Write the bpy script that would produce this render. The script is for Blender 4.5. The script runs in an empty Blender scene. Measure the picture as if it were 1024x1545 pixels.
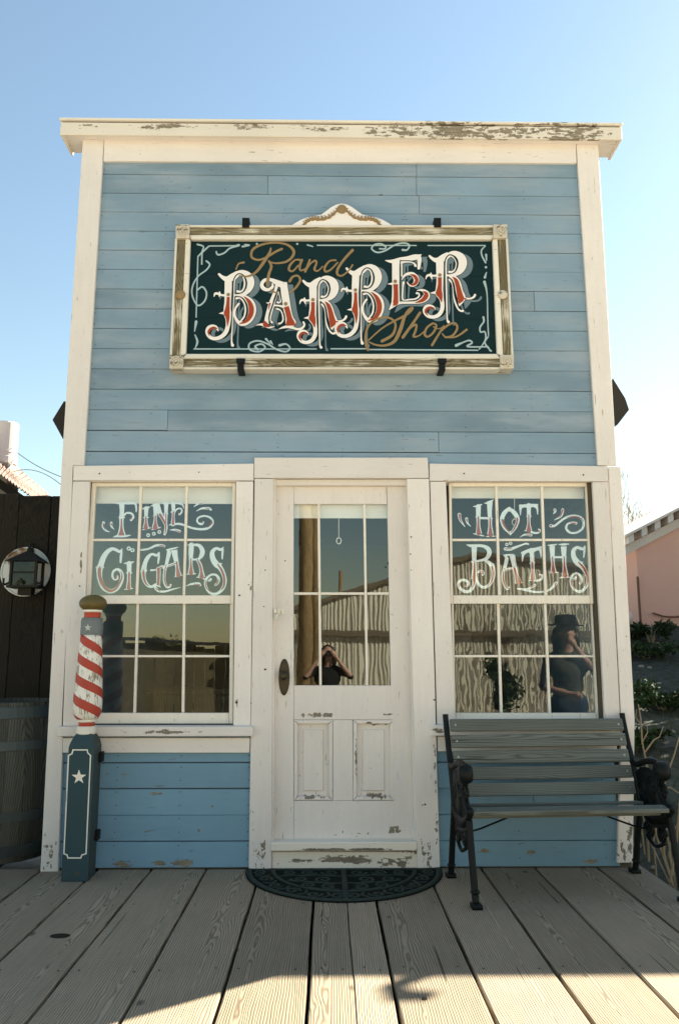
import bpy, bmesh, math, random
from mathutils import Vector, Matrix, noise
from mathutils.geometry import tessellate_polygon
random.seed(7)
R = math.radians
sc = bpy.context.scene
col = sc.collection

# ------------------------------------------------------------------ camera
F, CX, CY = 1202.0, 512.0, 772.5              # focal length and centre in photo pixels (1024 x 1545)
EYE, DIST = 1.32, 5.270226
PITCH = math.atan(213.5 / F)
YAW = math.atan(17.0 / math.hypot(F, 213.5))
FWD = Vector((math.sin(YAW)*math.cos(PITCH), math.cos(YAW)*math.cos(PITCH), math.sin(PITCH)))
RIGHT = Vector((math.cos(YAW), -math.sin(YAW), 0))
UP = RIGHT.cross(FWD)
CAM = Vector((0, -DIST, EYE))
cd = bpy.data.cameras.new('camera')
cam = bpy.data.objects.new('camera', cd); col.objects.link(cam)
m = Matrix((RIGHT, UP, -FWD)).transposed().to_4x4(); m.translation = CAM
cam.matrix_world = m
cd.sensor_fit = 'VERTICAL'; cd.sensor_height = 36.0; cd.lens = F/1545*36.0
cd.clip_start = 0.05; cd.clip_end = 2000
sc.camera = cam

# ------------------------------------------------------------------ sky, sun, exposure
SUN_EL, SUN_AZ = R(34), R(53)                 # azimuth from +Y towards +X
w = bpy.data.worlds.new('World'); sc.world = w; w.use_nodes = True
nt = w.node_tree; bg = nt.nodes['Background']
sky = nt.nodes.new('ShaderNodeTexSky'); sky.sky_type = 'NISHITA'; sky.sun_disc = False
sky.sun_elevation = SUN_EL; sky.sun_rotation = SUN_AZ
sky.altitude = 900; sky.air_density = 1.5; sky.dust_density = 0.5; sky.ozone_density = 1.2
nt.links.new(sky.outputs[0], bg.inputs[0]); bg.inputs[1].default_value = 0.05
sl = bpy.data.lights.new('sun', 'SUN'); sl.energy = 5.0; sl.angle = R(0.53); sl.color = (1.0, 0.95, 0.88)
so = bpy.data.objects.new('sun', sl); col.objects.link(so)
sd = Vector((math.sin(SUN_AZ)*math.cos(SUN_EL), math.cos(SUN_AZ)*math.cos(SUN_EL), math.sin(SUN_EL)))
so.rotation_euler = sd.to_track_quat('Z', 'Y').to_euler(); so.location = (8, 6, 10)
vs = sc.view_settings
vs.view_transform = 'Standard'; vs.look = 'None'; vs.gamma = 1.0; vs.use_curve_mapping = False
vs.exposure = 2.18
vs.use_white_balance = True; vs.white_balance_temperature = 7050; vs.white_balance_tint = 4
sc.render.engine = 'CYCLES'
sc.cycles.max_bounces = 8; sc.cycles.diffuse_bounces = 5; sc.cycles.transparent_max_bounces = 12
sc.cycles.use_denoising = True

# ------------------------------------------------------------------ pixel measures -> places on real planes
def ray(x, y): return FWD*F + RIGHT*(x-CX) - UP*(y-CY)
def P(x, y, Y=0.0):
    r = ray(x, y); return CAM + r*((Y-CAM.y)/r.y)
def G(x, y, z=0.0):
    r = ray(x, y); return CAM + r*((z-CAM.z)/r.z)

# ------------------------------------------------------------------ node helpers
class NB:
    def __init__(s, name, rough=0.7, spec=0.3, metal=0.0):
        s.m = bpy.data.materials.new(name); s.m.use_nodes = True
        s.nt = s.m.node_tree; s.n = s.nt.nodes; s.l = s.nt.links
        s.b = s.n['Principled BSDF']; s.set(s.b, 'Roughness', rough); s.set(s.b, 'Metallic', metal)
        s.set(s.b, 'Specular IOR Level', spec)
    def set(s, node, k, v):
        if hasattr(v, 'is_output') or isinstance(v, bpy.types.NodeSocket): s.l.new(v, node.inputs[k])
        else:
            if isinstance(v, (tuple, list)) and len(v) == 3 and node.inputs[k].type == 'RGBA': v = (*v, 1)
            node.inputs[k].default_value = v
    def node(s, t, **kw):
        n = s.n.new(t)
        for k, v in kw.items(): setattr(n, k, v)
        return n
    def math(s, op, a, b=0.0, c=0.0, clamp=False):
        n = s.node('ShaderNodeMath', operation=op, use_clamp=clamp)
        for i, v in enumerate((a, b, c)): s.set(n, i, v)
        return n.outputs[0]
    def vmath(s, op, a, b=(0, 0, 0)):
        n = s.node('ShaderNodeVectorMath', operation=op); s.set(n, 0, a); s.set(n, 1, b)
        return n.outputs['Value' if op == 'LENGTH' else 'Vector']
    def pos(s): return s.node('ShaderNodeNewGeometry').outputs['Position']
    def obj(s): return s.node('ShaderNodeTexCoord').outputs['Object']
    def rnd(s): return s.node('ShaderNodeObjectInfo').outputs['Random']
    def scale(s, v, k): return s.vmath('MULTIPLY', v, k)
    def noise(s, v, sc_=5.0, det=4.0, rough=0.55, dist=0.0):
        n = s.node('ShaderNodeTexNoise'); s.set(n, 'Vector', v); s.set(n, 'Scale', sc_); s.set(n, 'Detail', det)
        s.set(n, 'Roughness', rough); s.set(n, 'Distortion', dist); return n.outputs[0]
    def ramp(s, f, stops, interp='LINEAR'):
        n = s.node('ShaderNodeValToRGB'); cr = n.color_ramp; cr.interpolation = interp
        while len(cr.elements) > 1: cr.elements.remove(cr.elements[-1])
        for i, (p, c) in enumerate(stops):
            e = cr.elements[0] if i == 0 else cr.elements.new(p)
            e.position = p
            if not isinstance(c, (tuple, list)): c = (c, c, c)
            e.color = (*c, 1)
        s.set(n, 0, f); return n.outputs[0]
    def mix(s, f, a, b, mode='MIX'):
        n = s.node('ShaderNodeMix', data_type='RGBA', blend_type=mode)
        s.set(n, 0, f); s.set(n, 6, a); s.set(n, 7, b); return n.outputs[2]
    def bump(s, h, strength=0.3, dist=0.005, normal=None):
        n = s.node('ShaderNodeBump'); s.set(n, 'Height', h); s.set(n, 'Strength', strength); s.set(n, 'Distance', dist)
        if normal is not None: s.set(n, 'Normal', normal)
        return n.outputs[0]
    def color(s, c): s.set(s.b, 'Base Color', c)
    def normal(s, n_): s.set(s.b, 'Normal', n_)
    def smooth(s, v, lo, hi):
        n = s.node('ShaderNodeMapRange', interpolation_type='SMOOTHSTEP'); s.set(n, 0, v); s.set(n, 1, lo); s.set(n, 2, hi)
        return n.outputs[0]

def paint(name, c, wear=0.0, grain='V', patches=(), wood=(0.27, 0.23, 0.17), fade=0.12, rough=0.6, var=0.06, cracks=0.55, tint=None):
    """old house paint over boards: brush grain, hairline cracks, chips that show grey wood"""
    b = NB(name, rough, 0.3); p = b.pos()
    rn = b.rnd()
    st = (14, 14, 1.6) if grain == 'V' else (1.6, 14, 14)
    cx = b.node('ShaderNodeCombineXYZ'); b.set(cx, 0, b.math('MULTIPLY', rn, 37.0)); b.set(cx, 2, b.math('MULTIPLY', rn, 19.0))
    q = b.vmath('ADD', b.scale(p, st), cx.outputs[0])
    g1 = b.noise(q, 2.2, 9, 0.62)                     # grain-stretched
    g2 = b.noise(q, 9.0, 6, 0.7)
    lo = b.noise(p, 1.7, 4, 0.5)
    hi = b.noise(p, 60, 3, 0.6)
    base = b.mix(b.math('MULTIPLY', b.math('SUBTRACT', rn, 0.5), 1.0), c, c)
    k = b.math('ADD', 1.0-var, b.math('MULTIPLY', rn, 2*var))
    k = b.math('MULTIPLY', k, b.math('ADD', 1.0-fade, b.math('MULTIPLY', lo, 2*fade)))
    k = b.math('MULTIPLY', k, b.math('ADD', 0.93, b.math('MULTIPLY', g1, 0.14)))
    k = b.math('MULTIPLY', k, b.math('ADD', 0.96, b.math('MULTIPLY', hi, 0.08)))
    kc = b.node('ShaderNodeCombineColor')
    for i in range(3): b.set(kc, i, k)
    base = b.mix(1.0, c, kc.outputs[0], 'MULTIPLY')
    if tint:
        base = b.mix(b.smooth(b.noise(b.scale(p, (0.8, 1, 4) if grain == 'H' else (4, 1, .8)), 1.6, 5, 0.6), 0.42, 0.72), base, tint)
    val = b.math('ADD', b.math('MULTIPLY', g1, 0.72), b.math('MULTIPLY', hi, 0.28))
    rag = b.math('ADD', 0.38, b.math('MULTIPLY', b.smooth(b.noise(b.scale(p, (9, 9, 22) if grain == 'H' else (16, 16, 12)), 2.0, 5, 0.65), 0.36, 0.62), 0.85))
    add = None
    for (x, z, rx, rz, s_) in patches:
        d = b.vmath('LENGTH', b.vmath('DIVIDE', b.vmath('SUBTRACT', p, (x, 0, z)), (rx, 1e3, rz)))
        a = b.math('MULTIPLY', b.math('MULTIPLY', b.math('SUBTRACT', 1.0, d, clamp=True), rag), s_)
        add = a if add is None else b.math('MAXIMUM', add, a)
    if add is not None: val = b.math('ADD', val, add)
    thr = 0.78 - wear*0.35
    chip = b.smooth(val, thr, thr+0.015)
    wc = b.mix(b.smooth(g2, 0.35, 0.65), tuple(v*0.55 for v in wood), wood)
    crack = b.math('MULTIPLY', b.smooth(b.noise(q, 5.0, 3, 0.5, 0.3), 0.675, 0.735), cracks)
    colr = b.mix(crack, base, tuple(v*0.5 for v in wood))
    # fine grime specks
    speck = b.math('MULTIPLY', b.smooth(b.noise(p, 34, 2, 0.5), 0.71, 0.77), 0.35)
    colr = b.mix(speck, colr, tuple(v*0.4 for v in wood))
    colr = b.mix(chip, colr, wc)
    b.color(colr)
    h = b.math('SUBTRACT', b.math('ADD', b.math('MULTIPLY', g1, 0.5), b.math('MULTIPLY', g2, 0.25)), b.math('MULTIPLY', chip, 0.8))
    h = b.math('SUBTRACT', h, b.math('MULTIPLY', crack, 0.5))
    b.normal(b.bump(h, 0.35, 0.004))
    b.set(b.b, 'Roughness', b.math('ADD', rough, b.math('MULTIPLY', chip, 0.25)))
    return b.m

def plain(name, c, rough=0.6, spec=0.3, metal=0.0, var=0.12, ns=12.0, bump=0.15):
    b = NB(name, rough, spec, metal); p = b.pos()
    n = b.noise(p, ns, 5, 0.6); n2 = b.noise(p, ns*7, 3, 0.6)
    k = b.math('ADD', 1-var, b.math('MULTIPLY', b.math('ADD', n, n2), var))
    kc = b.node('ShaderNodeCombineColor')
    for i in range(3): b.set(kc, i, k)
    b.color(b.mix(1.0, c, kc.outputs[0], 'MULTIPLY'))
    b.normal(b.bump(b.math('ADD', n, n2), bump, 0.003))
    return b.m

def old_wood(name, light, dark, axis='X', period=0.012, rough=0.85, tilt=0.10, spots=True, bump=0.5, film=None, wobs=1.0):
    """sawn weathered board in its own object space: rings of a log cut lengthwise, cathedral figure, knots"""
    b = NB(name, rough, 0.2); p = b.obj(); rn = b.rnd()
    sp = b.node('ShaderNodeSeparateXYZ'); b.set(sp, 0, p)
    L, A, Bv = {'X': (0, 2, 1), 'Y': (1, 0, 2), 'Z': (2, 0, 1)}[axis]
    l, a, c = sp.outputs[L], sp.outputs[A], sp.outputs[Bv]
    cv = b.node('ShaderNodeCombineXYZ'); b.set(cv, 0, b.math('ADD', b.math('MULTIPLY', l, 1.1), b.math('MULTIPLY', rn, 91.0)))
    b.set(cv, 1, b.math('MULTIPLY', a, 5.0)); b.set(cv, 2, b.math('MULTIPLY', rn, 13.0))
    wob = b.noise(cv.outputs[0], 1.2, 3, 0.5)
    a2 = b.math('ADD', b.math('SUBTRACT', a, b.math('MULTIPLY', b.math('SUBTRACT', rn, 0.5), 0.22)), b.math('MULTIPLY', b.math('SUBTRACT', wob, 0.5), 0.10*wobs))
    c2 = b.math('ADD', b.math('ADD', 0.02, b.math('MULTIPLY', l, tilt)), b.math('MULTIPLY', b.math('SUBTRACT', wob, 0.5), 0.30*wobs))
    cc = b.node('ShaderNodeCombineXYZ'); b.set(cc, 0, a2); b.set(cc, 1, c2)
    r = b.vmath('LENGTH', cc.outputs[0])
    ph = b.math('ADD', b.math('MULTIPLY', r, 2*math.pi/period), b.math('MULTIPLY', wob, 3.0*wobs))
    s_ = b.math('ADD', 0.5, b.math('MULTIPLY', b.math('SINE', ph), 0.5))
    s_ = b.math('POWER', s_, 1.6)
    fv = b.node('ShaderNodeCombineXYZ'); b.set(fv, 0, b.math('MULTIPLY', l, 4.0)); b.set(fv, 1, b.math('MULTIPLY', a, 160.0)); b.set(fv, 2, b.math('ADD', b.math('MULTIPLY', c, 160.0), b.math('MULTIPLY', rn, 50.0)))
    fib = b.noise(fv.outputs[0], 1.0, 5, 0.65)
    lo = b.noise(b.vmath('ADD', p, (3.1, 0, 0)), 2.3, 4, 0.6)
    f = b.math('ADD', b.math('MULTIPLY', s_, 0.50), b.math('MULTIPLY', fib, 0.60))
    colr = b.ramp(f, [(0.15, light), (0.62, tuple((x+y)/2 for x, y in zip(light, dark))), (0.95, dark)])
    k = b.math('ADD', 0.62, b.math('ADD', b.math('MULTIPLY', rn, 0.34), b.math('MULTIPLY', lo, 0.42)))
    kc = b.node('ShaderNodeCombineColor')
    for i in range(3): b.set(kc, i, k)
    colr = b.mix(1.0, colr, kc.outputs[0], 'MULTIPLY')
    if spots:
        vo = b.node('ShaderNodeTexVoronoi'); kv = b.node('ShaderNodeCombineXYZ')
        b.set(kv, 0, b.math('ADD', b.math('MULTIPLY', l, 0.55), b.math('MULTIPLY', rn, 20.0))); b.set(kv, 1, b.math('MULTIPLY', a, 1.1)); b.set(vo, 'Vector', kv.outputs[0]); b.set(vo, 'Scale', 4.0)
        kn = b.smooth(vo.outputs['Distance'], 0.10, 0.05)
        colr = b.mix(b.math('MULTIPLY', kn, 0.7), colr, tuple(v*0.35 for v in dark))
    sv = b.node('ShaderNodeCombineXYZ'); b.set(sv, 0, b.math('MULTIPLY', l, 0.9)); b.set(sv, 1, b.math('MULTIPLY', b.math('ADD', a, b.math('MULTIPLY', wob, 0.02)), 42.0)); b.set(sv, 2, b.math('MULTIPLY', rn, 77.0))
    split = b.smooth(b.noise(sv.outputs[0], 1.0, 2, 0.4), 0.735, 0.75)
    colr = b.mix(b.math('MULTIPLY', split, 0.8), colr, tuple(v*0.25 for v in dark))
    if film:
        fm = b.smooth(b.math('ADD', b.math('MULTIPLY', fib, 0.6), b.math('MULTIPLY', lo, 0.5)), film[1], film[1]+0.08)
        colr = b.mix(fm, colr, film[0])
    b.color(colr)
    b.normal(b.bump(b.math('ADD', b.math('MULTIPLY', s_, -0.7), b.math('MULTIPLY', fib, -0.8)), bump, 0.003))
    return b.m

def glass(name, wave=0.02, scale=3.0, r0=0.10, tcol=(0.93, 0.96, 0.94, 1)):
    b = NB(name); n = b.n; out = n['Material Output']
    tr = b.node('ShaderNodeBsdfTransparent'); tr.inputs[0].default_value = tcol
    gl = b.node('ShaderNodeBsdfGlossy'); gl.inputs['Roughness'].default_value = 0.0; gl.inputs[0].default_value = (0.90, 0.98, 1.0, 1)
    lw = b.node('ShaderNodeLayerWeight'); lw.inputs[0].default_value = 0.5
    k = b.math('ADD', r0, b.math('MULTIPLY', b.math('POWER', lw.outputs['Facing'], 5.0), 1-r0))
    ms = b.node('ShaderNodeMixShader'); b.l.new(k, ms.inputs[0]); b.l.new(tr.outputs[0], ms.inputs[1]); b.l.new(gl.outputs[0], ms.inputs[2])
    rn = b.rnd(); cx = b.node('ShaderNodeCombineXYZ'); b.set(cx, 0, b.math('MULTIPLY', rn, 40.0))
    v = b.vmath('ADD', b.scale(b.pos(), (1.0, 1.0, 0.55)), cx.outputs[0])
    h = b.noise(v, scale, 2, 0.4)
    bn = b.bump(h, 1.0, wave); b.l.new(bn, gl.inputs['Normal'])
    b.l.new(ms.outputs[0], out.inputs[0]); n.remove(b.b)
    return b.m

def metal_sheet(name, base, rust, amt=0.5):
    b = NB(name, 0.55, 0.5, 0.3); p = b.pos()
    a = b.noise(b.scale(p, (1, 1, 0.35)), 1.3, 7, 0.65); c = b.noise(b.scale(p, (6, 6, 0.8)), 3, 5, 0.7)
    f = b.smooth(b.math('ADD', b.math('MULTIPLY', a, 0.7), b.math('MULTIPLY', c, 0.3)), 0.62-amt*0.25, 0.72-amt*0.2)
    b.color(b.mix(f, base, b.mix(c, rust, tuple(v*0.5 for v in rust))))
    b.set(b.b, 'Roughness', b.math('ADD', 0.5, b.math('MULTIPLY', f, 0.35)))
    b.normal(b.bump(c, 0.2, 0.004))
    return b.m

# ------------------------------------------------------------------ mesh helpers
ORG = {}
def org(o): return ORG.get(o, Vector((0, 0, 0)))
def link(name, me, parent=None, loc=None):
    o = bpy.data.objects.new(name, me); col.objects.link(o)
    if parent is not None: o.parent = parent
    base = org(parent) if parent is not None else Vector((0, 0, 0))
    l = Vector(loc) if loc is not None else base
    o.location = l - base; ORG[o] = l
    return o
def thing(name, label, cat, loc=(0, 0, 0), group=None):
    o = bpy.data.objects.new(name, None); col.objects.link(o); o.location = loc; ORG[o] = Vector(loc)
    o.empty_display_size = 0.2
    o['label'] = label; o['category'] = cat
    if group: o['group'] = group
    return o
def tag(o, label=None, cat=None, group=None, kind=None):
    for k, v in (('label', label), ('category', cat), ('group', group), ('kind', kind)):
        if v: o[k] = v
    return o

class MB:
    def __init__(s): s.v = []; s.f = []; s.mi = []
    def add(s, vs_, fs, mi=0):
        n = len(s.v); s.v += [Vector(a) for a in vs_]; s.f += [tuple(i+n for i in f) for f in fs]; s.mi += [mi]*len(fs); return s
    def box(s, x0, x1, y0, y1, z0, z1, mi=0):
        return s.add([(x0, y0, z0), (x1, y0, z0), (x1, y1, z0), (x0, y1, z0), (x0, y0, z1), (x1, y0, z1), (x1, y1, z1), (x0, y1, z1)],
                     [(0, 3, 2, 1), (4, 5, 6, 7), (0, 1, 5, 4), (1, 2, 6, 5), (2, 3, 7, 6), (3, 0, 4, 7)], mi)
    def prism(s, poly, d, mi=0):
        """poly: list of 3D points (front face, counter-clockwise seen from outside), extruded by vector d"""
        n = len(poly); d = Vector(d); a = [Vector(p) for p in poly]
        return s.add(a + [p+d for p in a], [tuple(range(n)), tuple(range(2*n-1, n-1, -1))] + [(i, i+n, (i+1) % n+n, (i+1) % n) for i in range(n)], mi)
    def tube(s, pts, rad, seg=8, mi=0, cap=True, flat=1.0):
        pts = [Vector(p) for p in pts]; n = len(pts)
        if not isinstance(rad, (list, tuple)): rad = [rad]*n
        t0 = (pts[1]-pts[0]).normalized(); u = t0.orthogonal().normalized(); vs_ = []
        for i, p in enumerate(pts):
            t = (pts[min(i+1, n-1)]-pts[max(i-1, 0)]).normalized()
            u = (u - t*u.dot(t)).normalized(); v = t.cross(u)
            for k in range(seg):
                a = 2*math.pi*k/seg
                vs_.append(p + (u*math.cos(a) + v*math.sin(a)*flat)*rad[i])
        fs = [(i*seg+k, i*seg+(k+1) % seg, (i+1)*seg+(k+1) % seg, (i+1)*seg+k) for i in range(n-1) for k in range(seg)]
        if cap: fs += [tuple(range(seg-1, -1, -1)), tuple(range((n-1)*seg, n*seg))]
        return s.add(vs_, fs, mi)
    def lathe(s, prof, c=(0, 0, 0), seg=24, mi=0, axis='Z'):
        c = Vector(c); vs_ = []; n = len(prof)
        for r, h in prof:
            for k in range(seg):
                a = 2*math.pi*k/seg
                q = Vector((r*math.cos(a), r*math.sin(a), h))
                if axis == 'Y': q = Vector((q.x, -q.z, q.y))
                vs_.append(c + q)
        fs = [(i*seg+k, i*seg+(k+1) % seg, (i+1)*seg+(k+1) % seg, (i+1)*seg+k) for i in range(n-1) for k in range(seg)]
        fs += [tuple(range(seg-1, -1, -1)), tuple(range((n-1)*seg, n*seg))]
        return s.add(vs_, fs, mi)
    def mesh(s, name, mats, bev=0.0, smooth=False, o=Vector((0, 0, 0)), tri=False, autos=None):
        me = bpy.data.meshes.new(name)
        me.from_pydata([v-o for v in s.v], [], s.f)
        if not isinstance(mats, (list, tuple)): mats = [mats]
        for mt in mats: me.materials.append(mt)
        if len(mats) > 1: me.polygons.foreach_set('material_index', s.mi)
        if bev > 0:
            bm = bmesh.new(); bm.from_mesh(me); bmesh.ops.recalc_face_normals(bm, faces=bm.faces)
            bmesh.ops.bevel(bm, geom=bm.edges[:], offset=bev, segments=1, affect='EDGES', clamp_overlap=True)
            bm.to_mesh(me); bm.free()
        if smooth: me.polygons.foreach_set('use_smooth', [True]*len(me.polygons))
        me.update(); return me
    def build(s, name, mats, parent=None, bev=0.0, smooth=False, loc=None):
        o = Vector(loc) if loc is not None else (org(parent) if parent is not None else Vector((0, 0, 0)))
        return link(name, s.mesh(name, mats, bev, smooth, o), parent, o)

def boardpx(name, px, Yf, th, mat, parent, bev=0.003, gap=0.0008):
    """a board whose front face has these photo-measured corners on the plane Y = Yf"""
    pts = [P(x, y, Yf) for x, y in px]
    c = sum(pts, Vector())/len(pts)
    if gap:                                    # open joints: every board ends a hair short of its neighbour
        pts = [p + (c-p).normalized()*0 + Vector((-math.copysign(min(gap, abs(p.x-c.x)*.3), p.x-c.x), 0, -math.copysign(min(gap, abs(p.z-c.z)*.3), p.z-c.z))) for p in pts]
    pts2 = pts if (sum((pts[i].x*pts[(i+1) % len(pts)].z - pts[(i+1) % len(pts)].x*pts[i].z) for i in range(len(pts))) > 0) else pts[::-1]
    return MB().prism(pts2, (0, th, 0)).build(name, mat, parent, bev, loc=c)
def boxc(name, x0, x1, y0, y1, z0, z1, mat, parent=None, bev=0.003):
    return MB().box(x0, x1, y0, y1, z0, z1).build(name, mat, parent, bev, loc=((x0+x1)/2, (y0+y1)/2, (z0+z1)/2))

# catmull-rom through (x, y, w) points
def cr(pts, n=6):
    out = []; m_ = len(pts)
    for i in range(m_-1):
        p0, p1, p2, p3 = pts[max(i-1, 0)], pts[i], pts[i+1], pts[min(i+2, m_-1)]
        for k in range(n):
            t = k/n
            out.append(tuple(0.5*((2*b) + (-a+c)*t + (2*a-5*b+4*c-d)*t*t + (-a+3*b-3*c+d)*t**3) for a, b, c, d in zip(p0, p1, p2, p3)))
    out.append(tuple(pts[-1])); return out

# flat sign-painter's strokes on a vertical plane: zoom units -> photo pixels -> the plane
class Brush:
    def __init__(s, ox, oy, k, Y): s.ox, s.oy, s.k, s.Y = ox, oy, k, Y; s.mb = MB(); s.c = 0
    def pt(s, x, y, d): return P(s.ox+x*s.k, s.oy+y*s.k, s.Y - d)
    def stroke(s, pts, mi, depth, grow=0.0, dx=0.0, dy=0.0, n=5):
        s.c += 1
        q = cr(pts, n) if len(pts) > 2 else cr([pts[0], tuple((a+b)/2 for a, b in zip(*pts)), pts[1]], n)
        L, Rr = [], []; m_ = len(q)
        d0 = depth + s.c*3e-5
        for i, (x, y, w_) in enumerate(q):
            a, b = q[max(i-1, 0)], q[min(i+1, m_-1)]
            tx, ty = b[0]-a[0], b[1]-a[1]; l = math.hypot(tx, ty) or 1.0
            nx, ny = -ty/l, tx/l; h = max(w_, 3.0)/2 + grow
            d = d0 + i*1e-6
            L.append((x+dx+nx*h, y+dy+ny*h, d)); Rr.append((x+dx-nx*h, y+dy-ny*h, d))
        vs_ = [s.pt(*v) for v in L] + [s.pt(*v) for v in Rr]
        s.mb.add(vs_, [(i, i+1, m_+i+1, m_+i) for i in range(m_-1)], mi)
        for e, (i, sg) in enumerate(((0, -1), (m_-1, 1))):           # round ends
            x, y, w_ = q[i]; h = max(w_, 3.0)/2+grow
            if h < 5 or w_ > 75: continue
            j = 1 if i == 0 else m_-2
            a0 = math.atan2(y-q[j][1], x-q[j][0])
            ring = [s.pt(x+dx+h*math.cos(a0+t), y+dy+h*math.sin(a0+t), d0+5e-6) for t in [(-0.5+k/6)*math.pi for k in range(7)]]
            s.mb.add([s.pt(x+dx, y+dy, d0+5e-6)] + ring, [(0, k+1, k+2) for k in range(6)], mi)
    def disc(s, x, y, r, mi, depth, n=14):
        s.c += 1; d = depth + s.c*3e-5
        s.mb.add([s.pt(x+r*math.cos(2*math.pi*k/n), y+r*math.sin(2*math.pi*k/n), d) for k in range(n)], [tuple(range(n))], mi)
    def ring(s, x, y, r, wd, mi, depth, n=16):
        s.c += 1; d = depth + s.c*3e-5
        v = [s.pt(x+q*math.cos(2*math.pi*k/n), y+q*math.sin(2*math.pi*k/n), d) for q in (r-wd/2, r+wd/2) for k in range(n)]
        s.mb.add(v, [(k, (k+1) % n, n+(k+1) % n, n+k) for k in range(n)], mi)
    def build(s, name, mats, parent):
        me = s.mb.mesh(name, mats, o=org(parent))
        # faces towards the street
        bm = bmesh.new(); bm.from_mesh(me)
        for f in bm.faces:
            f.normal_update()
            if f.normal.y > 0: f.normal_flip()
        bm.to_mesh(me); bm.free()
        return link(name, me, parent)
# ------------------------------------------------------------------ materials
CREAM = (0.725, 0.675, 0.625)
def pp(px, py, rx, rz, s_=0.4, Y=-0.03):
    q = P(px, py, Y); return (q.x, q.z, rx, rz, s_)
M = {}
M['trim_v'] = paint('cream_paint_upright', CREAM, 0.12, 'V', [pp(122, 855, .02, .16, .32), pp(376, 1250, .05, .3, .22), pp(655, 1250, .06, .35, .24), pp(944, 980, .03, .5, .22), pp(948, 1260, .06, .3, .26), pp(75, 1290, .1, .22, .34), pp(392, 1290, .1, .22, .30), pp(645, 1285, .1, .25, .32), pp(940, 1285, .1, .2, .34), pp(655, 1150, .03, .5, .26), pp(378, 882, .02, .06, .34), pp(357, 1060, .03, .12, .26)])
M['trim_h'] = paint('cream_paint_level', CREAM, 0.14, 'H', [pp(250, 1103, .5, .03, .32), pp(662, 1102, .08, .04, .42), pp(340, 1085, .4, .04, .2), pp(220, 905, .3, .03, .22)])
M['cornice'] = paint('cream_paint_cornice', (0.74, 0.68, 0.58), 0.25, 'H', [pp(690, 196, .50, .16, .44, -.1), pp(860, 203, .40, .16, .42, -.1), pp(600, 198, .5, .10, .32, -.1), pp(250, 191, .40, .05, .32, -.1), pp(480, 194, .35, .05, .32, -.1), pp(370, 190, .3, .04, .34, -.1), pp(140, 190, .2, .04, .3, -.1), pp(790, 199, .4, .10, .36, -.1)], wood=(0.30, 0.25, 0.18))
M['sash'] = paint('cream_paint_sash', (0.80, 0.74, 0.64), 0.12, 'V', var=0.03, fade=0.06)
M['door_paint'] = paint('cream_paint_door', CREAM, 0.14, 'V',
    [pp(476, 1079, .16, .024, .62, .05), pp(587, 1078, .09, .012, .5, .05), pp(537, 1155, .02, .28, .34, .05), pp(566, 1202, .16, .03, .45, .05), pp(566, 1092, .14, .02, .42, .05), pp(472, 1203, .15, .025, .4, .05), pp(597, 1253, .10, .05, .42, .05), pp(540, 1258, .5, .06, .18, .05)], var=0.02)
M['kick'] = paint('cream_paint_kickboard', (0.76, 0.70, 0.60), 0.16, 'H', [pp(520, 1298, .28, .05, .52), pp(590, 1302, .22, .05, .5), pp(460, 1300, .3, .05, .26), pp(620, 1290, .12, .06, .4), pp(520, 1281, .5, .014, .45)])
M['blue'] = paint('grey_blue_paint', (0.190, 0.280, 0.352), 0.06, 'H', [pp(655, 663, .07, .02, .5, 0), pp(575, 294, .04, .012, .5, 0), pp(880, 296, .35, .02, .2, 0)], wood=(0.20, 0.19, 0.16), fade=0.30, var=0.12, tint=(0.275, 0.338, 0.395))
M['blue_low'] = paint('sky_blue_paint', (0.165, 0.30, 0.395), 0.06, 'H', [pp(186, 1304, .10, .028, .85, 0), pp(240, 1303, .07, .022, .8, 0), pp(277, 1302, .10, .03, .9, 0), pp(236, 1197, .07, .015, .7, 0), pp(800, 1287, .05, .025, .8, 0), pp(730, 1284, .06, .02, .7, 0), pp(895, 1300, .1, .022, .8, 0), pp(190, 1168, .05, .008, .6, 0), pp(160, 1168, .05, .008, .6, 0), pp(300, 1253, .02, .012, .6, 0), pp(320, 1216, .02, .012, .6, 0)], wood=(0.27, 0.23, 0.16), fade=0.18, var=0.08)
M['dark'] = plain('dark_inside', (0.03, 0.027, 0.022), 0.9, 0.1)
M['room'] = plain('room_boards', (0.10, 0.085, 0.06), 0.9, 0.1)
M['floor_in'] = plain('room_floor', (0.09, 0.065, 0.04), 0.6, 0.3)
M['blind'] = plain('blind_cloth', (0.84, 0.81, 0.77), 0.9, 0.1, var=0.05)
M['glass'] = glass('old_window_glass', 0.0007, 3.5)
M['glass_wavy'] = glass('rippled_window_glass', 0.00045, 8.0, 0.08)
M['iron'] = plain('black_iron', (0.006, 0.008, 0.007), 0.5, 0.18, bump=0.25, ns=30)
M['brass_old'] = plain('tarnished_brass', (0.05, 0.038, 0.02), 0.45, 0.5, 0.6)
M['steel'] = plain('dull_steel', (0.45, 0.44, 0.42), 0.4, 0.5, 0.8)
M['deck'] = old_wood('weathered_deck_boards', (0.385, 0.297, 0.208), (0.122, 0.093, 0.06), 'Y', 0.0100, tilt=0.024, bump=0.7, wobs=0.5)
M['knot'] = plain('dark_knot', (0.03, 0.022, 0.015), 0.9, 0.1)
M['slat'] = old_wood('weathered_bench_slats', (0.170, 0.186, 0.160), (0.064, 0.066, 0.053), 'X', 0.009, spots=False, bump=0.3, tilt=0.012, wobs=0.25)
M['slat_edge'] = M['slat']
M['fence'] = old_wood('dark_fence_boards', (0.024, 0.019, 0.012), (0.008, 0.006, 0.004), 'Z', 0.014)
M['barrel'] = old_wood('grey_barrel_staves', (0.105, 0.105, 0.085), (0.032, 0.03, 0.023), 'Z', 0.012, spots=False, wobs=.3)
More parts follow.
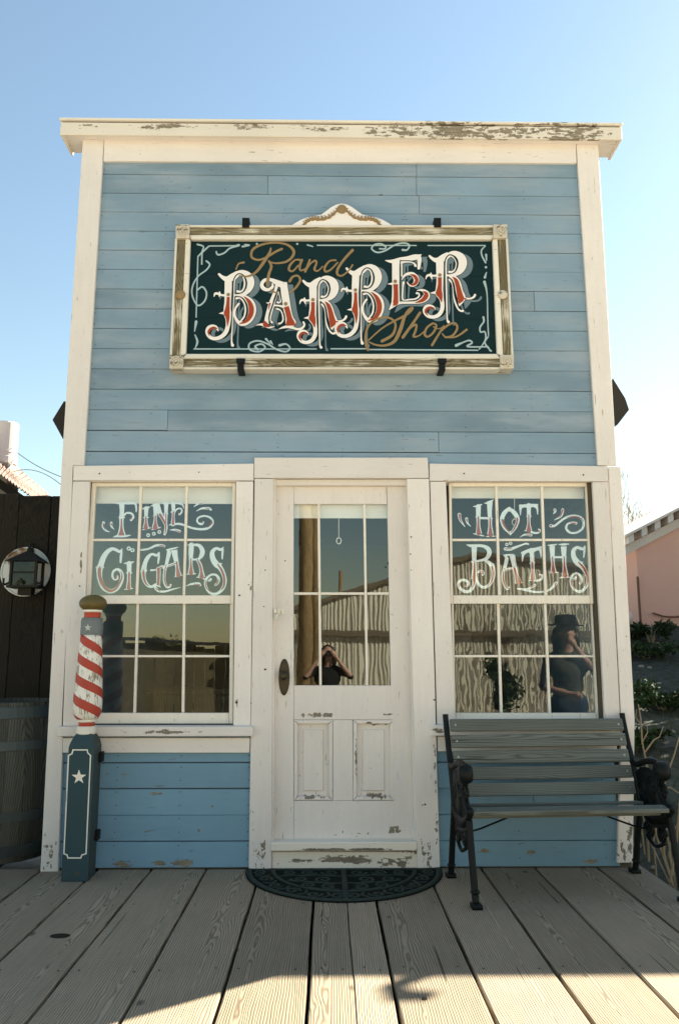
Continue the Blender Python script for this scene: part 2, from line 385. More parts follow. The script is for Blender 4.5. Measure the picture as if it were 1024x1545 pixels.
M['hoop'] = plain('grey_hoop_iron', (0.07, 0.085, 0.08), 0.6, 0.4, 0.3)
M['sign_green'] = plain('dark_green_sign_paint', (0.008, 0.026, 0.030), 0.8, 0.08, var=0.25, ns=6)
M['frame_wood'] = old_wood('bare_frame_wood', (0.22, 0.185, 0.11), (0.065, 0.050, 0.024), 'X', 0.014, spots=False, film=((0.60, 0.56, 0.46), 0.57))
M['frame_wood_v'] = old_wood('bare_frame_wood_upright', (0.22, 0.185, 0.11), (0.065, 0.050, 0.024), 'Z', 0.014, spots=False, film=((0.60, 0.56, 0.46), 0.57))
M['bead'] = paint('cream_paint_bead', (0.70, 0.66, 0.57), 0.40, 'H', wood=(0.25, 0.2, 0.12))
M['carved'] = paint('worn_carved_paint', (0.55, 0.50, 0.41), 0.62, 'H', wood=(0.2, 0.16, 0.09))
M['sign_white'] = plain('sign_white_paint', (0.80, 0.76, 0.72), 0.5, 0.3, var=0.05)
M['sign_red'] = plain('sign_red_paint', (0.34, 0.060, 0.028), 0.7, 0.1, var=0.12)
M['sign_grey'] = plain('sign_grey_paint', (0.140, 0.195, 0.225), 0.7, 0.1, var=0.15)
M['sign_gold'] = plain('sign_gold_paint', (0.27, 0.185, 0.09), 0.6, 0.2, var=0.15)
M['sign_line'] = plain('sign_pale_blue_line', (0.36, 0.47, 0.50), 0.7, 0.1, var=0.1)
M['pane_white'] = plain('window_white_lettering', (0.74, 0.80, 0.83), 0.5, 0.3, var=0.04)
M['pane_red'] = plain('window_red_lettering', (0.36, 0.055, 0.04), 0.5, 0.3, var=0.08)
M['rubber'] = plain('dark_green_rubber', (0.006, 0.009, 0.007), 0.9, 0.08, var=0.2)
M['rubber_up'] = plain('worn_rubber_ridges', (0.022, 0.034, 0.027), 0.7, 0.2, var=0.25)

# ------------------------------------------------------------------ ground
def terrain(x, y):
    t = min(max((x-2.02)/0.5, 0), 1); t = t*t*(3-2*t)
    up = 0.235*min(max(y+0.35, 0), 9.0) - 0.05
    z = -0.27 + t*max(up, -0.05) if y < 40 else -0.27 + t*up
    n = noise.noise(Vector((x*0.8, y*0.8, 0)))*0.05 + noise.noise(Vector((x*3, y*3, 5)))*0.018
    z += n*(0.3+0.7*t)
    if y < -26:                                   # low desert hills over the road
        k = min((-26-y)/40, 1); k = k*k*(3-2*k)
        z += k*(1.6 + 1.4*noise.noise(Vector((x*0.02, y*0.02, 1))) + 0.0)
    return z
def span(*segs):
    o = []
    for a, b, n in segs: o += [a+(b-a)*i/n for i in range(n)]
    return o + [segs[-1][1]]
xs = span((-400, -60, 8), (-60, -6, 24), (-6, 1.9, 20), (1.9, 5, 42), (5, 14, 30), (14, 60, 20), (60, 400, 8))
ys = span((-400, -80, 10), (-80, -20, 30), (-20, -4, 24), (-4, 12, 90), (12, 40, 20), (40, 500, 10))
g = MB(); nx = len(xs)
g.add([(x, y, terrain(x, y)) for y in ys for x in xs], [(j*nx+i, j*nx+i+1, (j+1)*nx+i+1, (j+1)*nx+i) for j in range(len(ys)-1) for i in range(nx-1)])
b = NB('desert_ground', 0.95, 0.1); p = b.pos()
n1 = b.noise(p, 0.6, 6, 0.6); n2 = b.noise(p, 9, 6, 0.7); n3 = b.noise(p, 70, 3, 0.6)
gx = b.node('ShaderNodeSeparateXYZ'); b.set(gx, 0, p)
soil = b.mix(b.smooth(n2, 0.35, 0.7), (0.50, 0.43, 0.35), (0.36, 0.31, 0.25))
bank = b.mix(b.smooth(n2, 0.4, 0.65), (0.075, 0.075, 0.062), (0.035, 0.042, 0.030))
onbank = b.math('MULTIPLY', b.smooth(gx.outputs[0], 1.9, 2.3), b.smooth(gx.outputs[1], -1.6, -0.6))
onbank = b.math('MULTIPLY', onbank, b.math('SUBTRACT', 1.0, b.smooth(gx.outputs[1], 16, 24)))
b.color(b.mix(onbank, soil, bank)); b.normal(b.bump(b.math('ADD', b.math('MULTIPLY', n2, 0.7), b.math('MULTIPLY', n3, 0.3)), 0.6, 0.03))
M['ground'] = b.m
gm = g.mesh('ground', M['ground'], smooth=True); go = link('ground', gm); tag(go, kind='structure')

# ------------------------------------------------------------------ boardwalk: every plank its own piece
walk = bpy.data.objects.new('boardwalk', None); col.objects.link(walk); ORG[walk] = Vector((0, 0, 0)); walk['kind'] = 'structure'
seams = [-4.50, -4.15, -3.81, -3.47, -3.13, -2.79, -2.45, -2.11, -1.772, -1.431, -1.096, -0.754, -0.415, -0.077, 0.106, 0.265, 0.612, 0.960, 1.298, 1.690, 1.985]
for i in range(len(seams)-1):
    a, c = seams[i], seams[i+1]
    gp = 0.0075 if abs(c-0.106) > .01 else 0.002
    gq = 0.0075 if abs(a-0.106) > .01 else 0.002
    y1 = 1.3 if c < -1.78 else (0.02 if c < 1.96 else 0.32)
    y0 = -2.62 + random.uniform(-.02, .02)
    mb = MB(); nseg = 10; z = random.uniform(-.0025, .001); wv = random.uniform(0, 6)
    rows = []
    for k in range(nseg+1):
        y = y0+(y1-y0)*k/nseg
        ja = 0.0016*math.sin(wv+k*1.7); jc = 0.0016*math.sin(wv*2+k*1.3)
        rows.append([(a+gq+ja, y, -.045), (a+gq+ja, y, z-.004), (a+gq+.005+ja, y, z), (c-gp-.005+jc, y, z), (c-gp+jc, y, z-.004), (c-gp+jc, y, -.045)])
    vs_ = [v for r_ in rows for v in r_]
    fs = [(k*6+q, k*6+(q+1) % 6, (k+1)*6+(q+1) % 6, (k+1)*6+q) for k in range(nseg) for q in range(6)] + [(5, 4, 3, 2, 1, 0), tuple(nseg*6+q for q in range(6))]
    pk = mb.add(vs_, fs).build('deck_plank', M['deck'], walk, loc=((a+c)/2, -1.0, 0))
for a, c in ((1.985, 2.33), (2.33, 2.67)):
    MB().box(a+.006, c-.006, -2.6, -.85, -.045, -.001).build('deck_plank', M['deck'], walk, .004, loc=((a+c)/2, -1.7, 0))
for k, y in enumerate((-2.5, -1.6, -0.7, 0.1)):
    boxc('joist', -4.4, 1.95, y-.03, y+.03, -.25, -.0455, M['dark'], walk, 0)
boxc('kerb_board', -4.5, 1.985, -2.60, -2.56, -.262, -.047, M['deck'], walk)
mb = MB()
for (px, py, rx, ry) in ((91, 1412, .048, .030), (843, 1470, .012, .01), (640, 1507, .012, .012)):
    q = G(px, py)
    mb.add([(q.x+rx*math.cos(t*.3491), q.y+ry*math.sin(t*.3491), .0014) for t in range(18)], [tuple(range(18))])
mb.build('knot', M['knot'], walk)
nl = MB()
for i in range(len(seams)-1):
    for y in (-2.5, -1.6, -0.7, -0.12):
        for x in (seams[i]+.05, seams[i+1]-.05):
            x += random.uniform(-.012, .012); yy = y+random.uniform(-.02, .02)
            nl.add([(x+.0055*math.cos(t*.785), yy+.0055*math.sin(t*.785), .0016) for t in range(8)], [tuple(range(8))])
tag(nl.build('nail_heads', M['knot'], walk), kind='stuff')

# ------------------------------------------------------------------ the shop
shop = thing('barber_shop', 'small false-front shop clad in blue boards with cream trim and a half-glazed cream door', 'building', (0.06, 0, 0))
# carcass: rough walls behind the cladding, side walls, room
def part(name, *a, mat='room', bev=0.0): return boxc(name, *a, M[mat], shop, bev)
XL, XR = -1.775, 1.905
part('wall', XL, XR, .021, .10, 2.47, 4.93)
part('wall', XL, -1.60, .021, .10, 0, 2.52); part('wall', 1.76, XR, .021, .10, 0, 2.52)
part('wall', -1.60, -.43, .021, .10, 0, .80); part('wall', .62, 1.76, .021, .10, 0, .80)
part('wall', -.56, -.42, .021, .10, .80, 2.52); part('wall', .60, .72, .021, .10, .80, 2.52)
sidem = M['blue']
part('side_wall', XL, XL+.08, .101, 5.0, -.3, 3.0, mat='blue'); part('side_wall', XR-.08, XR, .101, 5.0, -.3, 3.0, mat='blue')
part('back_wall', XL+.081, XR-.081, 4.92, 5.0, -.3, 3.0)
part('room_floor', XL+.081, XR-.081, .05, 4.92, .02, .10, mat='floor_in')
part('room_ceiling', XL+.081, XR-.081, .101, 4.92, 2.70, 2.76)
M['roofing'] = plain('dark_tar_roofing', (0.035, 0.031, 0.027), 0.9, 0.2, var=0.3, ns=20)
rf = MB()
xc = (XL+XR)/2
for sg in (-1, 1):
    xe = xc + sg*((XR-XL)/2+.11); y0 = .16
    rf.prism([(xc, y0, 3.95), (xe, y0, 2.98), (xe, y0, 3.04), (xc, y0, 4.02)] if sg > 0 else [(xe, y0, 2.98), (xc, y0, 3.95), (xc, y0, 4.02), (xe, y0, 3.04)], (0, 5.1, 0))
roof = rf.build('roof', M['roofing'], shop)
# ragged torn felt hanging at the two eaves, seen past the false front
for nm, px in (('felt_flap', [(97, 604), (79, 633), (95, 662), (100, 668), (104, 610)]), ('felt_flap', [(924, 570), (943, 600), (949, 618), (931, 641), (922, 640)])):
    boardpx(nm, px, .165, .25, M['roofing'], roof, 0.004)

# cladding, board by board, with butt joints
rowz = 0.1475
def row_boards(z0, z1, x0, x1, mat, cuts, y=-.0, lift=()):
    edges = [x0]+sorted(cuts)+[x1]
    for a, c in zip(edges, edges[1:]):
        pr = random.uniform(0, .0025)
        gp = random.choice((.0008, .001, .0014, .002, .0045))
        ln = random.uniform(-.0015, .0015)
        mb = MB(); X0, X1 = a+.0008, c-.0008
        mb.add([(X0, y-pr, z0+gp), (X1, y-pr, z0+gp+ln), (X1, y+.02, z0+gp+ln), (X0, y+.02, z0+gp), (X0, y-pr, z1-.0012), (X1, y-pr, z1-.0012+ln), (X1, y+.02, z1-.0012+ln), (X0, y+.02, z1-.0012)],
               [(0, 3, 2, 1), (4, 5, 6, 7), (0, 1, 5, 4), (1, 2, 6, 5), (2, 3, 7, 6), (3, 0, 4, 7)])
        mb.build('siding_plank', mat, shop, 0.0032, loc=((a+c)/2, y, (z0+z1)/2))
ztop = P(160, 263, 0).z
z = ztop
rows = []
while z < 4.90: z += rowz
zt = z
cutx = {1: [P(628, 250).x], 2: [P(404, 278).x, P(628, 278).x], 3: [P(632, 310).x], 8: [1.45], 14: [-1.1], 15: [.75]}
i = 0
ZB = P(300, 712, 0).z
while z > ZB+.01:
    row_boards(max(z-rowz, ZB), z, XL+.02, XR-.01, M['blue'], cutx.get(i, []), 0.0); z -= rowz; i += 1
z = .005
for k in range(6):
    zt5 = min(z+.1575, .83)
    row_boards(z, zt5, -1.72, -.42, M['blue_low'], [], 0.004)
    row_boards(z, zt5, .60, 1.83, M['blue_low'], [] if k != 2 else [1.3], 0.004); z += .1575
mb = MB(); z = zt; rr_ = random.Random(3)
while z > ZB+.1:
    for k in range(9):
        x = -1.62+k*.43+rr_.uniform(-.03, .03)
        for dz in (.028, rowz-.03):
            zz_ = z-dz+rr_.uniform(-.006, .006); r_ = rr_.uniform(.0022, .0042)
            if zz_ > ZB+.02: mb.add([(x+r_*math.cos(t*1.047), -.0034, zz_+r_*math.sin(t*1.047)) for t in range(6)], [tuple(range(5, -1, -1))])
    z -= rowz
for z in (.06, .14, .22, .30, .38, .46, .53, .61, .68):
    for x in (-1.33, -.93, -.50, .68, 1.2, 1.74): mb.add([(x+.004*math.cos(t*1.047), .0006, z+.004*math.sin(t*1.047)) for t in range(6)], [tuple(range(5, -1, -1))])
M['nail_rust'] = plain('rusty_nails', (0.055, 0.06, 0.06), 0.8, 0.2)
mb.build('nail_heads', M['nail_rust'], shop)['kind'] = 'stuff'
# trim boards (front faces measured on Y = -0.025)
TY = -.026; TB = .029
boardpx('corner_board', [(125, 210), (157, 211), (127, 702), (110, 702), (88, 1317), (61, 1317), (93, 702)], TY, TB, M['trim_v'], shop)
boardpx('corner_board', [(869, 217), (902, 217), (930, 703), (901, 702)], TY, TB, M['trim_v'], shop)
boardpx('corner_board', [(917, 704), (936, 704), (957, 1085), (954, 1302), (930.5, 1302), (936.5, 1090)], TY+.002, TB, M['trim_v'], shop)
boardpx('frieze_board', [(157.5, 208), (868.5, 214), (869.5, 246), (156, 243)], TY+.003, TB-.003, M['trim_h'], shop)
# cornice: cap box with a thin drip edge, open soffit behind
zc = P(91, 203, -.10).z; zc2 = P(938, 214, -.10).z
cl, crx = P(91.5, 192, -.10).x, P(937.5, 200, -.10).x
zt1 = P(91, 184, -.10).z
boxc('cornice_fascia', cl, crx, -.100, -.078, zc, zt1, M['cornice'], shop, .003)
boxc('cornice_soffit', cl+.004, crx-.004, -.0775, .135, zc+.014, zc+.034, M['trim_h'], shop, .002)
for x0, x1 in ((cl+.0005, cl+.020), (crx-.020, crx-.0005)):
    boxc('cornice_end', x0, x1, -.0775, .150, zc+.002, zt1-.002, M['cornice'], shop, .002)
boxc('cornice_cap', cl-.006, crx+.006, -.112, .160, zt1+.010, zt1+.028, M['cornice'], shop, .002)
boxc('drip_strip', cl+.01, crx-.01, -.090, .14, zt1-.001, zt1+.009, M['dark'], shop, 0)
# door and window casings
boardpx('door_casing', [(384, 722), (412.5, 722), (409.5, 1311), (375, 1312)], TY-.004, .033, M['trim_v'], shop)
boardpx('door_casing', [(613.5, 722), (647, 722), (663.5, 1309), (629.5, 1311)], TY-.004, .033, M['trim_v'], shop)
boardpx('head_casing', [(383.5, 690), (645, 690), (646.8, 721.3), (383.4, 721.3)], TY-.006, .035, M['trim_h'], shop)
boardpx('window_head_casing', [(110.8, 702.6), (383, 699), (383, 725), (110.5, 725)], TY-.002, .031, M['trim_h'], shop)
boardpx('window_head_casing', [(647.5, 699), (916, 703), (917, 726.5), (647.5, 725.5)], TY-.002, .031, M['trim_h'], shop)
boardpx('window_casing', [(110, 726), (136, 726), (121.5, 1096), (92.5, 1096)], TY, .029, M['trim_v'], shop)
boardpx('window_casing', [(356, 726), (382.4, 726), (378.3, 1096), (351.8, 1096)], TY, .029, M['trim_v'], shop)
boardpx('window_casing', [(648.3, 726.3), (672, 726.3), (687, 1094), (659, 1094)], TY, .029, M['trim_v'], shop)
boardpx('window_casing', [(893, 727), (916.8, 727), (935.6, 1094), (912, 1094)], TY, .029, M['trim_v'], shop)
boardpx('apron', [(93.5, 1113), (377.3, 1113), (376.6, 1136), (92.5, 1136)], TY+.004, .025, M['trim_h'], shop)
boardpx('apron', [(659.5, 1111), (930, 1111), (930.3, 1134), (660, 1134)], TY+.004, .025, M['trim_h'], shop)
for px in ([(86, 1096.5), (382, 1096.5), (382, 1111), (86, 1112)], [(650, 1094.5), (945, 1094.5), (945, 1110), (650, 1110)]):
    a = [P(x, y, -.07) for x, y in px]
    boxc('window_sill', a[0].x, a[1].x, -.07, .06, a[2].z, a[0].z, M['trim_h'], shop, .004)
for px in ([(136, 723), (356, 723), (352, 1098), (121, 1098)], [(672, 723), (893, 723), (912, 1097), (687, 1097)]):     # jamb linings
    xa, xb = (px[0][0]+px[3][0])/2, 0
    A = [P(x, y, -.02) for x, y in px]
    boardpx('jamb_lining', [px[0], (px[0][0]-4, px[0][1]), (px[3][0]-4, px[3][1]), px[3]], -.0005, .13, M['trim_v'], shop, 0)
    boardpx('jamb_lining', [px[1], (px[1][0]+4, px[1][1]), (px[2][0]+4, px[2][1]), px[2]], -.0005, .13, M['trim_v'], shop, 0)
    boardpx('jamb_lining', [(px[0][0], 722), (px[1][0], 722), (px[1][0], 727), (px[0][0], 727)], -.001, .13, M['trim_h'], shop, 0)

# ------------------------------------------------------------------ windows: sashes, panes, blinds, lettering
def lerp(a, b, t): return a+(b-a)*t
def sash(win, y0px, y1px, L0, L1, R0, R1, v0, v1, hz, rails, Y, gmat, stile):
    """glass between rows y0..y1; left edge L0->L1, right edge R0->R1, two upright bars v0->v1 and level bars hz"""
    xl = lambda y: lerp(L0, L1, (y-y0px)/(y1px-y0px)); xr = lambda y: lerp(R0, R1, (y-y0px)/(y1px-y0px))
    vx = [lambda y, a=a, c=c: lerp(a, c, (y-y0px)/(y1px-y0px)) for a, c in zip(v0, v1)]
    s0, s1 = stile
    t0, t1 = rails
    boardpx('stile', [(xl(t0)-s0, t0), (xl(t0), t0), (xl(t1), t1), (xl(t1)-s0, t1)], Y, .035, M['sash'], win, .002)
    boardpx('stile', [(xr(t0), t0), (xr(t0)+s1, t0), (xr(t1)+s1, t1), (xr(t1), t1)], Y, .035, M['sash'], win, .002)
    boardpx('rail', [(xl(t0), t0), (xr(t0), t0), (xr(y0px), y0px), (xl(y0px), y0px)], Y+.001, .033, M['sash'], win, .002)
    boardpx('rail', [(xl(y1px), y1px), (xr(y1px), y1px), (xr(t1), t1), (xl(t1), t1)], Y+.001, .033, M['sash'], win, .002)
    hb = 1.9
    for f in vx: boardpx('glazing_bar', [(f(y0px)-2.1, y0px), (f(y0px)+2.1, y0px), (f(y1px)+2.1, y1px), (f(y1px)-2.1, y1px)], Y+.006, .024, M['sash'], win, .0015)
    xsb = [xl]+vx+[xr]
    for h in hz:
        for i in range(3): boardpx('glazing_bar', [(xsb[i](h)+(2.2 if i else 0), h-hb), (xsb[i+1](h)-(2.2 if i < 2 else 0), h-hb), (xsb[i+1](h)-(2.2 if i < 2 else 0), h+hb), (xsb[i](h)+(2.2 if i else 0), h+hb)], Y+.007, .022, M['sash'], win, .0015)
    ysb = [y0px]+list(hz)+[y1px]
    for j in range(len(ysb)-1):
        for i in range(3):
            a, c = ysb[j], ysb[j+1]
            q = [P(xsb[i](a), a, Y+.02), P(xsb[i+1](a), a, Y+.02), P(xsb[i+1](c), c, Y+.02), P(xsb[i](c), c, Y+.02)]
            ce = sum(q, Vector())/4
            MB().add(q, [(3, 2, 1, 0)]).build('pane', gmat, win, loc=ce)
def window(label, up, lo, blind, Yu=.030, Yl=.052):
    a = P((up['L'][0]+up['R'][0])/2, 900, Yl)
    win = MB()
    q = [P(up['L'][0], 727.5, .085), P(up['R'][0], 727.5, .085)]
    wn = boxc('window', q[0].x, q[1].x, .092, .100, P(300, 731, .085).z, q[0].z, M['sash'], shop, 0)   # back head stop carries the sashes
    if label: wn['label'] = label
    sash(wn, 734, 898, *up['L'], *up['R'], up['v0'], up['v1'], [814.5], (728.5, 911), Yu, M['glass'], up['st'])
    sash(wn, 911, 1075.5, *lo['L'], *lo['R'], lo['v0'], lo['v1'], [990], (904, 1092), Yl, lo.get('g', M['glass']), lo['st'])
    bq = [P(up['L'][0]-2, blind, .115), P(up['R'][0]+2, blind, .115)]
    mb = MB(); zb = bq[0].z
    mb.box(bq[0].x, bq[1].x, .112, .116, zb, 2.50); mb.box(bq[0].x, bq[1].x, .108, .120, zb, zb+.022)
    mb.build('roller_blind', M['blind'], wn)
    return wn
WL = window('left sash window lettered FINE CIGARS', dict(L=(144.7, 136.5), R=(350.5, 348), v0=(213, 282), v1=(206.5, 277.5), st=(7, 5)),
            dict(L=(135, 127), R=(347, 345.5), v0=(208, 278), v1=(203, 276), st=(7, 6)), 760)
WR = window('right sash window lettered HOT BATHS', dict(L=(681, 683), R=(883, 889.5), v0=(748.3, 817), v1=(753, 822.7), st=(4, 7)),
            dict(L=(684, 687), R=(891, 899), v0=(751, 822), v1=(756, 829), st=(3, 8), g=M['glass_wavy']), 752)

# ------------------------------------------------------------------ door
door = MB()
DY = .055
dl = boardpx('door', [(443, 1034), (590, 1034), (594, 1086), (443, 1086)], DY, .04, M['door_paint'], shop, .002)     # lock rail
dl['label'] = 'cream half-glazed door with two worn lower panels'
boardpx('door_stile', [(416, 733), (443, 733), (443, 1271), (413, 1271)], DY-.0015, .042, M['door_paint'], dl, .002)
boardpx('door_stile', [(583.5, 733), (612.5, 733), (624.5, 1271), (595, 1271), (588.5, 1000)], DY-.0015, .042, M['door_paint'], dl, .002)
boardpx('door_rail', [(443, 733), (583.5, 733), (583.6, 760.6), (443, 760.6)], DY, .04, M['door_paint'], dl, .002)
boardpx('door_rail', [(443, 1208), (594.5, 1208), (596, 1271), (443, 1271)], DY, .04, M['door_paint'], dl, .002)
boardpx('door_mullion', [(502, 1086), (532, 1086), (532.5, 1208), (502, 1208)], DY+.0005, .04, M['door_paint'], dl, .002)
for (x0, x1) in ((443, 502), (532.3, 594.3)):
    boardpx('door_panel', [(x0, 1086), (x1, 1086), (x1, 1208), (x0, 1208)], DY+.026, .010, M['door_paint'], dl, 0)
    boardpx('panel_moulding', [(x0, 1086), (x0+6.5, 1092.5), (x0+6.5, 1201.5), (x0, 1208)], DY-.003, .028, M['door_paint'], dl, .004, .0016)
    boardpx('panel_moulding', [(x1-6.5, 1092.5), (x1, 1086), (x1, 1208), (x1-6.5, 1201.5)], DY-.003, .028, M['door_paint'], dl, .004, .0016)
    boardpx('panel_moulding', [(x0, 1086), (x1, 1086), (x1-6.5, 1092.5), (x0+6.5, 1092.5)], DY-.0025, .028, M['door_paint'], dl, .004, .0016)
    boardpx('panel_moulding', [(x0+6.5, 1201.5), (x1-6.5, 1201.5), (x1, 1208), (x0, 1208)], DY-.0025, .028, M['door_paint'], dl, .004, .0016)
    boardpx('panel_field', [(x0+14, 1100), (x1-14, 1100), (x1-14, 1194), (x0+14, 1194)], DY+.016, .012, M['door_paint'], dl, .006)
vxa = [(480.5, 483.5), (549.5, 553.5)]
for a, c in vxa: boardpx('glazing_bar', [(a-1.9, 760.6), (a+1.9, 760.6), (c+1.9, 1034), (c-1.9, 1034)], DY+.006, .026, M['sash'], dl, .0015)
fx = [lambda y: 443, lambda y: lerp(480.5, 483.5, (y-760)/274), lambda y: lerp(549.5, 553.5, (y-760)/274), lambda y: lerp(583.5, 589, (y-760)/274)]
for i in range(3):
    boardpx('glazing_bar', [(fx[i](895)+(2 if i else 0), 893.5), (fx[i+1](895)-(2 if i < 2 else 0), 893.5), (fx[i+1](895)-(2 if i < 2 else 0), 897.5), (fx[i](895)+(2 if i else 0), 897.5)], DY+.007, .024, M['sash'], dl, .0015)
    for a, c in ((760.6, 895.5), (895.5, 1034)):
        q = [P(fx[i](a), a, DY+.022), P(fx[i+1](a), a, DY+.022), P(fx[i+1](c), c, DY+.022), P(fx[i](c), c, DY+.022)]
        MB().add(q, [(3, 2, 1, 0)]).build('pane', M['glass'], dl, loc=sum(q, Vector())/4)
q = [P(440, 782, .115), P(590, 782, .115)]
MB().box(q[0].x, q[1].x, .112, .116, q[0].z, 2.36).box(q[0].x, q[1].x, .107, .121, q[0].z, q[0].z+.022).build('roller_blind', M['blind'], dl)
def cord(px, y0, y1, par):
    mb = MB(); mb.tube([P(px, y0, .106), P(px, y1-5, .106)], .0022, 6)
    c = P(px, y1, .106)
    mb.tube([(c.x+.016*math.cos(t*math.pi/8), .106, c.z+.021*math.sin(t*math.pi/8)) for t in range(17)], .0035, 6, cap=False)
    mb.build('blind_cord', M['sign_white'], par)
cord(511, 782, 816, dl); cord(775.5, 752, 788, WR)
# oval door plate with a knob, hasp with padlock
c = P(428.7, 1021.5, DY-.004)
mb = MB(); n = 28
ring = lambda k, y: [(c.x+.036*k*math.cos(2*math.pi*i/n), y, c.z+.118*k*math.sin(2*math.pi*i/n)) for i in range(n)]
vs_ = ring(1, DY-.0015)+ring(1, DY-.006)+ring(.86, DY-.010)
mb.add(vs_, [(i, (i+1) % n, n+(i+1) % n, n+i) for i in range(n)]+[(n+i, n+(i+1) % n, 2*n+(i+1) % n, 2*n+i) for i in range(n)]+[tuple(range(2*n, 3*n))])
mb.build('door_plate', M['brass_old'], dl)
mb = MB().lathe([(.010, .0), (.010, .03), (.024, .036), (.030, .05), (.026, .064), (.012, .070)], (c.x, DY-.008, c.z+.01), 18, axis='Y')
mb.v = [Vector((v.x, 2*(DY-.008)-v.y if v.y > DY-.008 else v.y, v.z)) for v in mb.v]
mb.build('door_knob', M['brass_old'], dl, smooth=True)
a = P(421, 922, -.03)
MB().box(a.x-.020, a.x+.028, DY-.010, DY-.003, a.z-.018, a.z+.022).box(a.x-.034, a.x-.018, -.042, DY-.004, a.z-.012, a.z+.014).build('hasp', M['sash'], dl, .002)
mb = MB().box(a.x-.030, a.x-.002, -.046, -.028, a.z-.060, a.z-.022)
mb.tube([(a.x-.025, -.037, a.z-.024), (a.x-.025, -.037, a.z-.008), (a.x-.016, -.037, a.z+.002), (a.x-.007, -.037, a.z-.008), (a.x-.007, -.037, a.z-.024)], .003, 6)
mb.build('padlock', M['steel'], dl)
# frame round the door: head stop, jambs, threshold, kickboard
boardpx('door_head_stop', [(412.5, 722.5), (613.6, 722.5), (613.6, 732.5), (412.5, 732.5)], .010, .07, M['trim_h'], shop, .004)
boardpx('door_jamb', [(410.5, 722), (416, 722), (413, 1271), (408, 1271)], -.001, .11, M['trim_v'], shop, .001)
boardpx('door_jamb', [(612.5, 722), (615.5, 722), (631, 1271), (624.8, 1271)], -.001, .11, M['trim_v'], shop, .001)
a, c2 = P(408.5, 1272, -.045), P(629, 1284, -.045)
boxc('threshold', a.x, c2.x, -.045, .10, c2.z, P(500, 1274, -.045).z+.012, M['kick'], shop, .006)
boardpx('kickboard', [(409.8, 1285), (629.3, 1285), (629.5, 1313), (409.5, 1313)], -.012, .03, M['kick'], shop, .003)
# small nails, plugs and holes in the trim
mb = MB()
for (px, py) in ((375, 882), (361, 898), (400, 1010), (620, 810), (619, 836), (120, 884), (357, 1060), (887, 1008), (893, 1012), (655, 1056), (379, 1061), (398, 915), (637, 1215), (641, 1214), (430, 846), (585, 850), (945, 960), (620, 860), (400, 860), (700, 714), (880, 716), (150, 714), (300, 712)):
    q = P(px, py, TY-.0125); r_ = random.uniform(.004, .008)
    mb.add([(q.x+r_*math.cos(t*.785), TY-.0075 if 384 < px < 660 else TY-.0035, q.z+r_*.8*math.sin(t*.785)) for t in range(8)], [tuple(range(7, -1, -1))])
mb.build('nail_heads', M['knot'], shop)['kind'] = 'stuff'
# ------------------------------------------------------------------ the big sign
SY = -.062                                     # painted board
sc0 = P(515, 448, 0)
sign = thing('shop_sign', 'big dark green framed sign painted BARBER in white and red above the door', 'sign', (sc0.x, 0, sc0.z))
O_ = [(265, 339), (765, 339), (775.5, 557), (255, 557)]; I_ = [(288, 361), (742, 361), (749, 533.5), (281, 533.5)]
FY = -.098
a = [P(x, y, SY) for x, y in [(280, 350), (750, 350), (757, 545), (273, 545)]]
zs = [a[0].z + (a[3].z-a[0].z)*k/3 for k in range(4)]
for k in range(3):                              # three boards joined edge to edge
    boxc('sign_board', a[3].x, a[1].x, SY, -.003, zs[k+1]+.0006, zs[k]-.0006, M['sign_green'], sign, .0012)
def L2(p, q, t): return (lerp(p[0], q[0], t), lerp(p[1], q[1], t))
cb = 20.0
for s_ in range(4):
    o0, o1, i0, i1 = O_[s_], O_[(s_+1) % 4], I_[s_], I_[(s_+1) % 4]
    # shorten for corner blocks
    d = (o1[0]-o0[0], o1[1]-o0[1]); l = math.hypot(*d); u = (d[0]/l, d[1]/l)
    cut = cb
    oa, ob = (o0[0]+u[0]*cut, o0[1]+u[1]*cut), (o1[0]-u[0]*cut, o1[1]-u[1]*cut)
    nx_, ny_ = i0[0]-o0[0], i0[1]-o0[1]
    dep = 21.5 if s_ in (0,) else (22.5 if s_ in (1, 3) else 23)
    nrm = (-u[1], u[0])                         # inward (image y grows down, corners run clockwise)
    def off(p, t): return (p[0]+nrm[0]*t*dep, p[1]+nrm[1]*t*dep)
    flat = boardpx('frame_rail', [off(oa, .16), off(ob, .16), off(ob, .70), off(oa, .70)], FY+.008, .09, M['frame_wood'] if s_ in (0, 2) else M['frame_wood_v'], sign, .002)
    boardpx('bead', [oa, ob, off(ob, .16), off(oa, .16)], FY, .097, M['bead'], flat, .004)
    # inner bead runs the full inner opening
    ia, ib = i0, i1
    ja, jb = off(oa, .70), off(ob, .70)
    ka = (ia[0]-nrm[0]*dep*.28, ia[1]-nrm[1]*dep*.28) if False else ja
    if s_ in (0, 2): boardpx('bead', [ja, jb, (i1[0], i1[1]), (i0[0], i0[1])], FY+.004, .05, M['bead'], flat, .004)
    else: boardpx('bead', [ja, jb, (i1[0]-nrm[0]*.5, i1[1]), (i0[0]-nrm[0]*.5, i0[1])], FY+.006, .05, M['bead'], flat, .004)
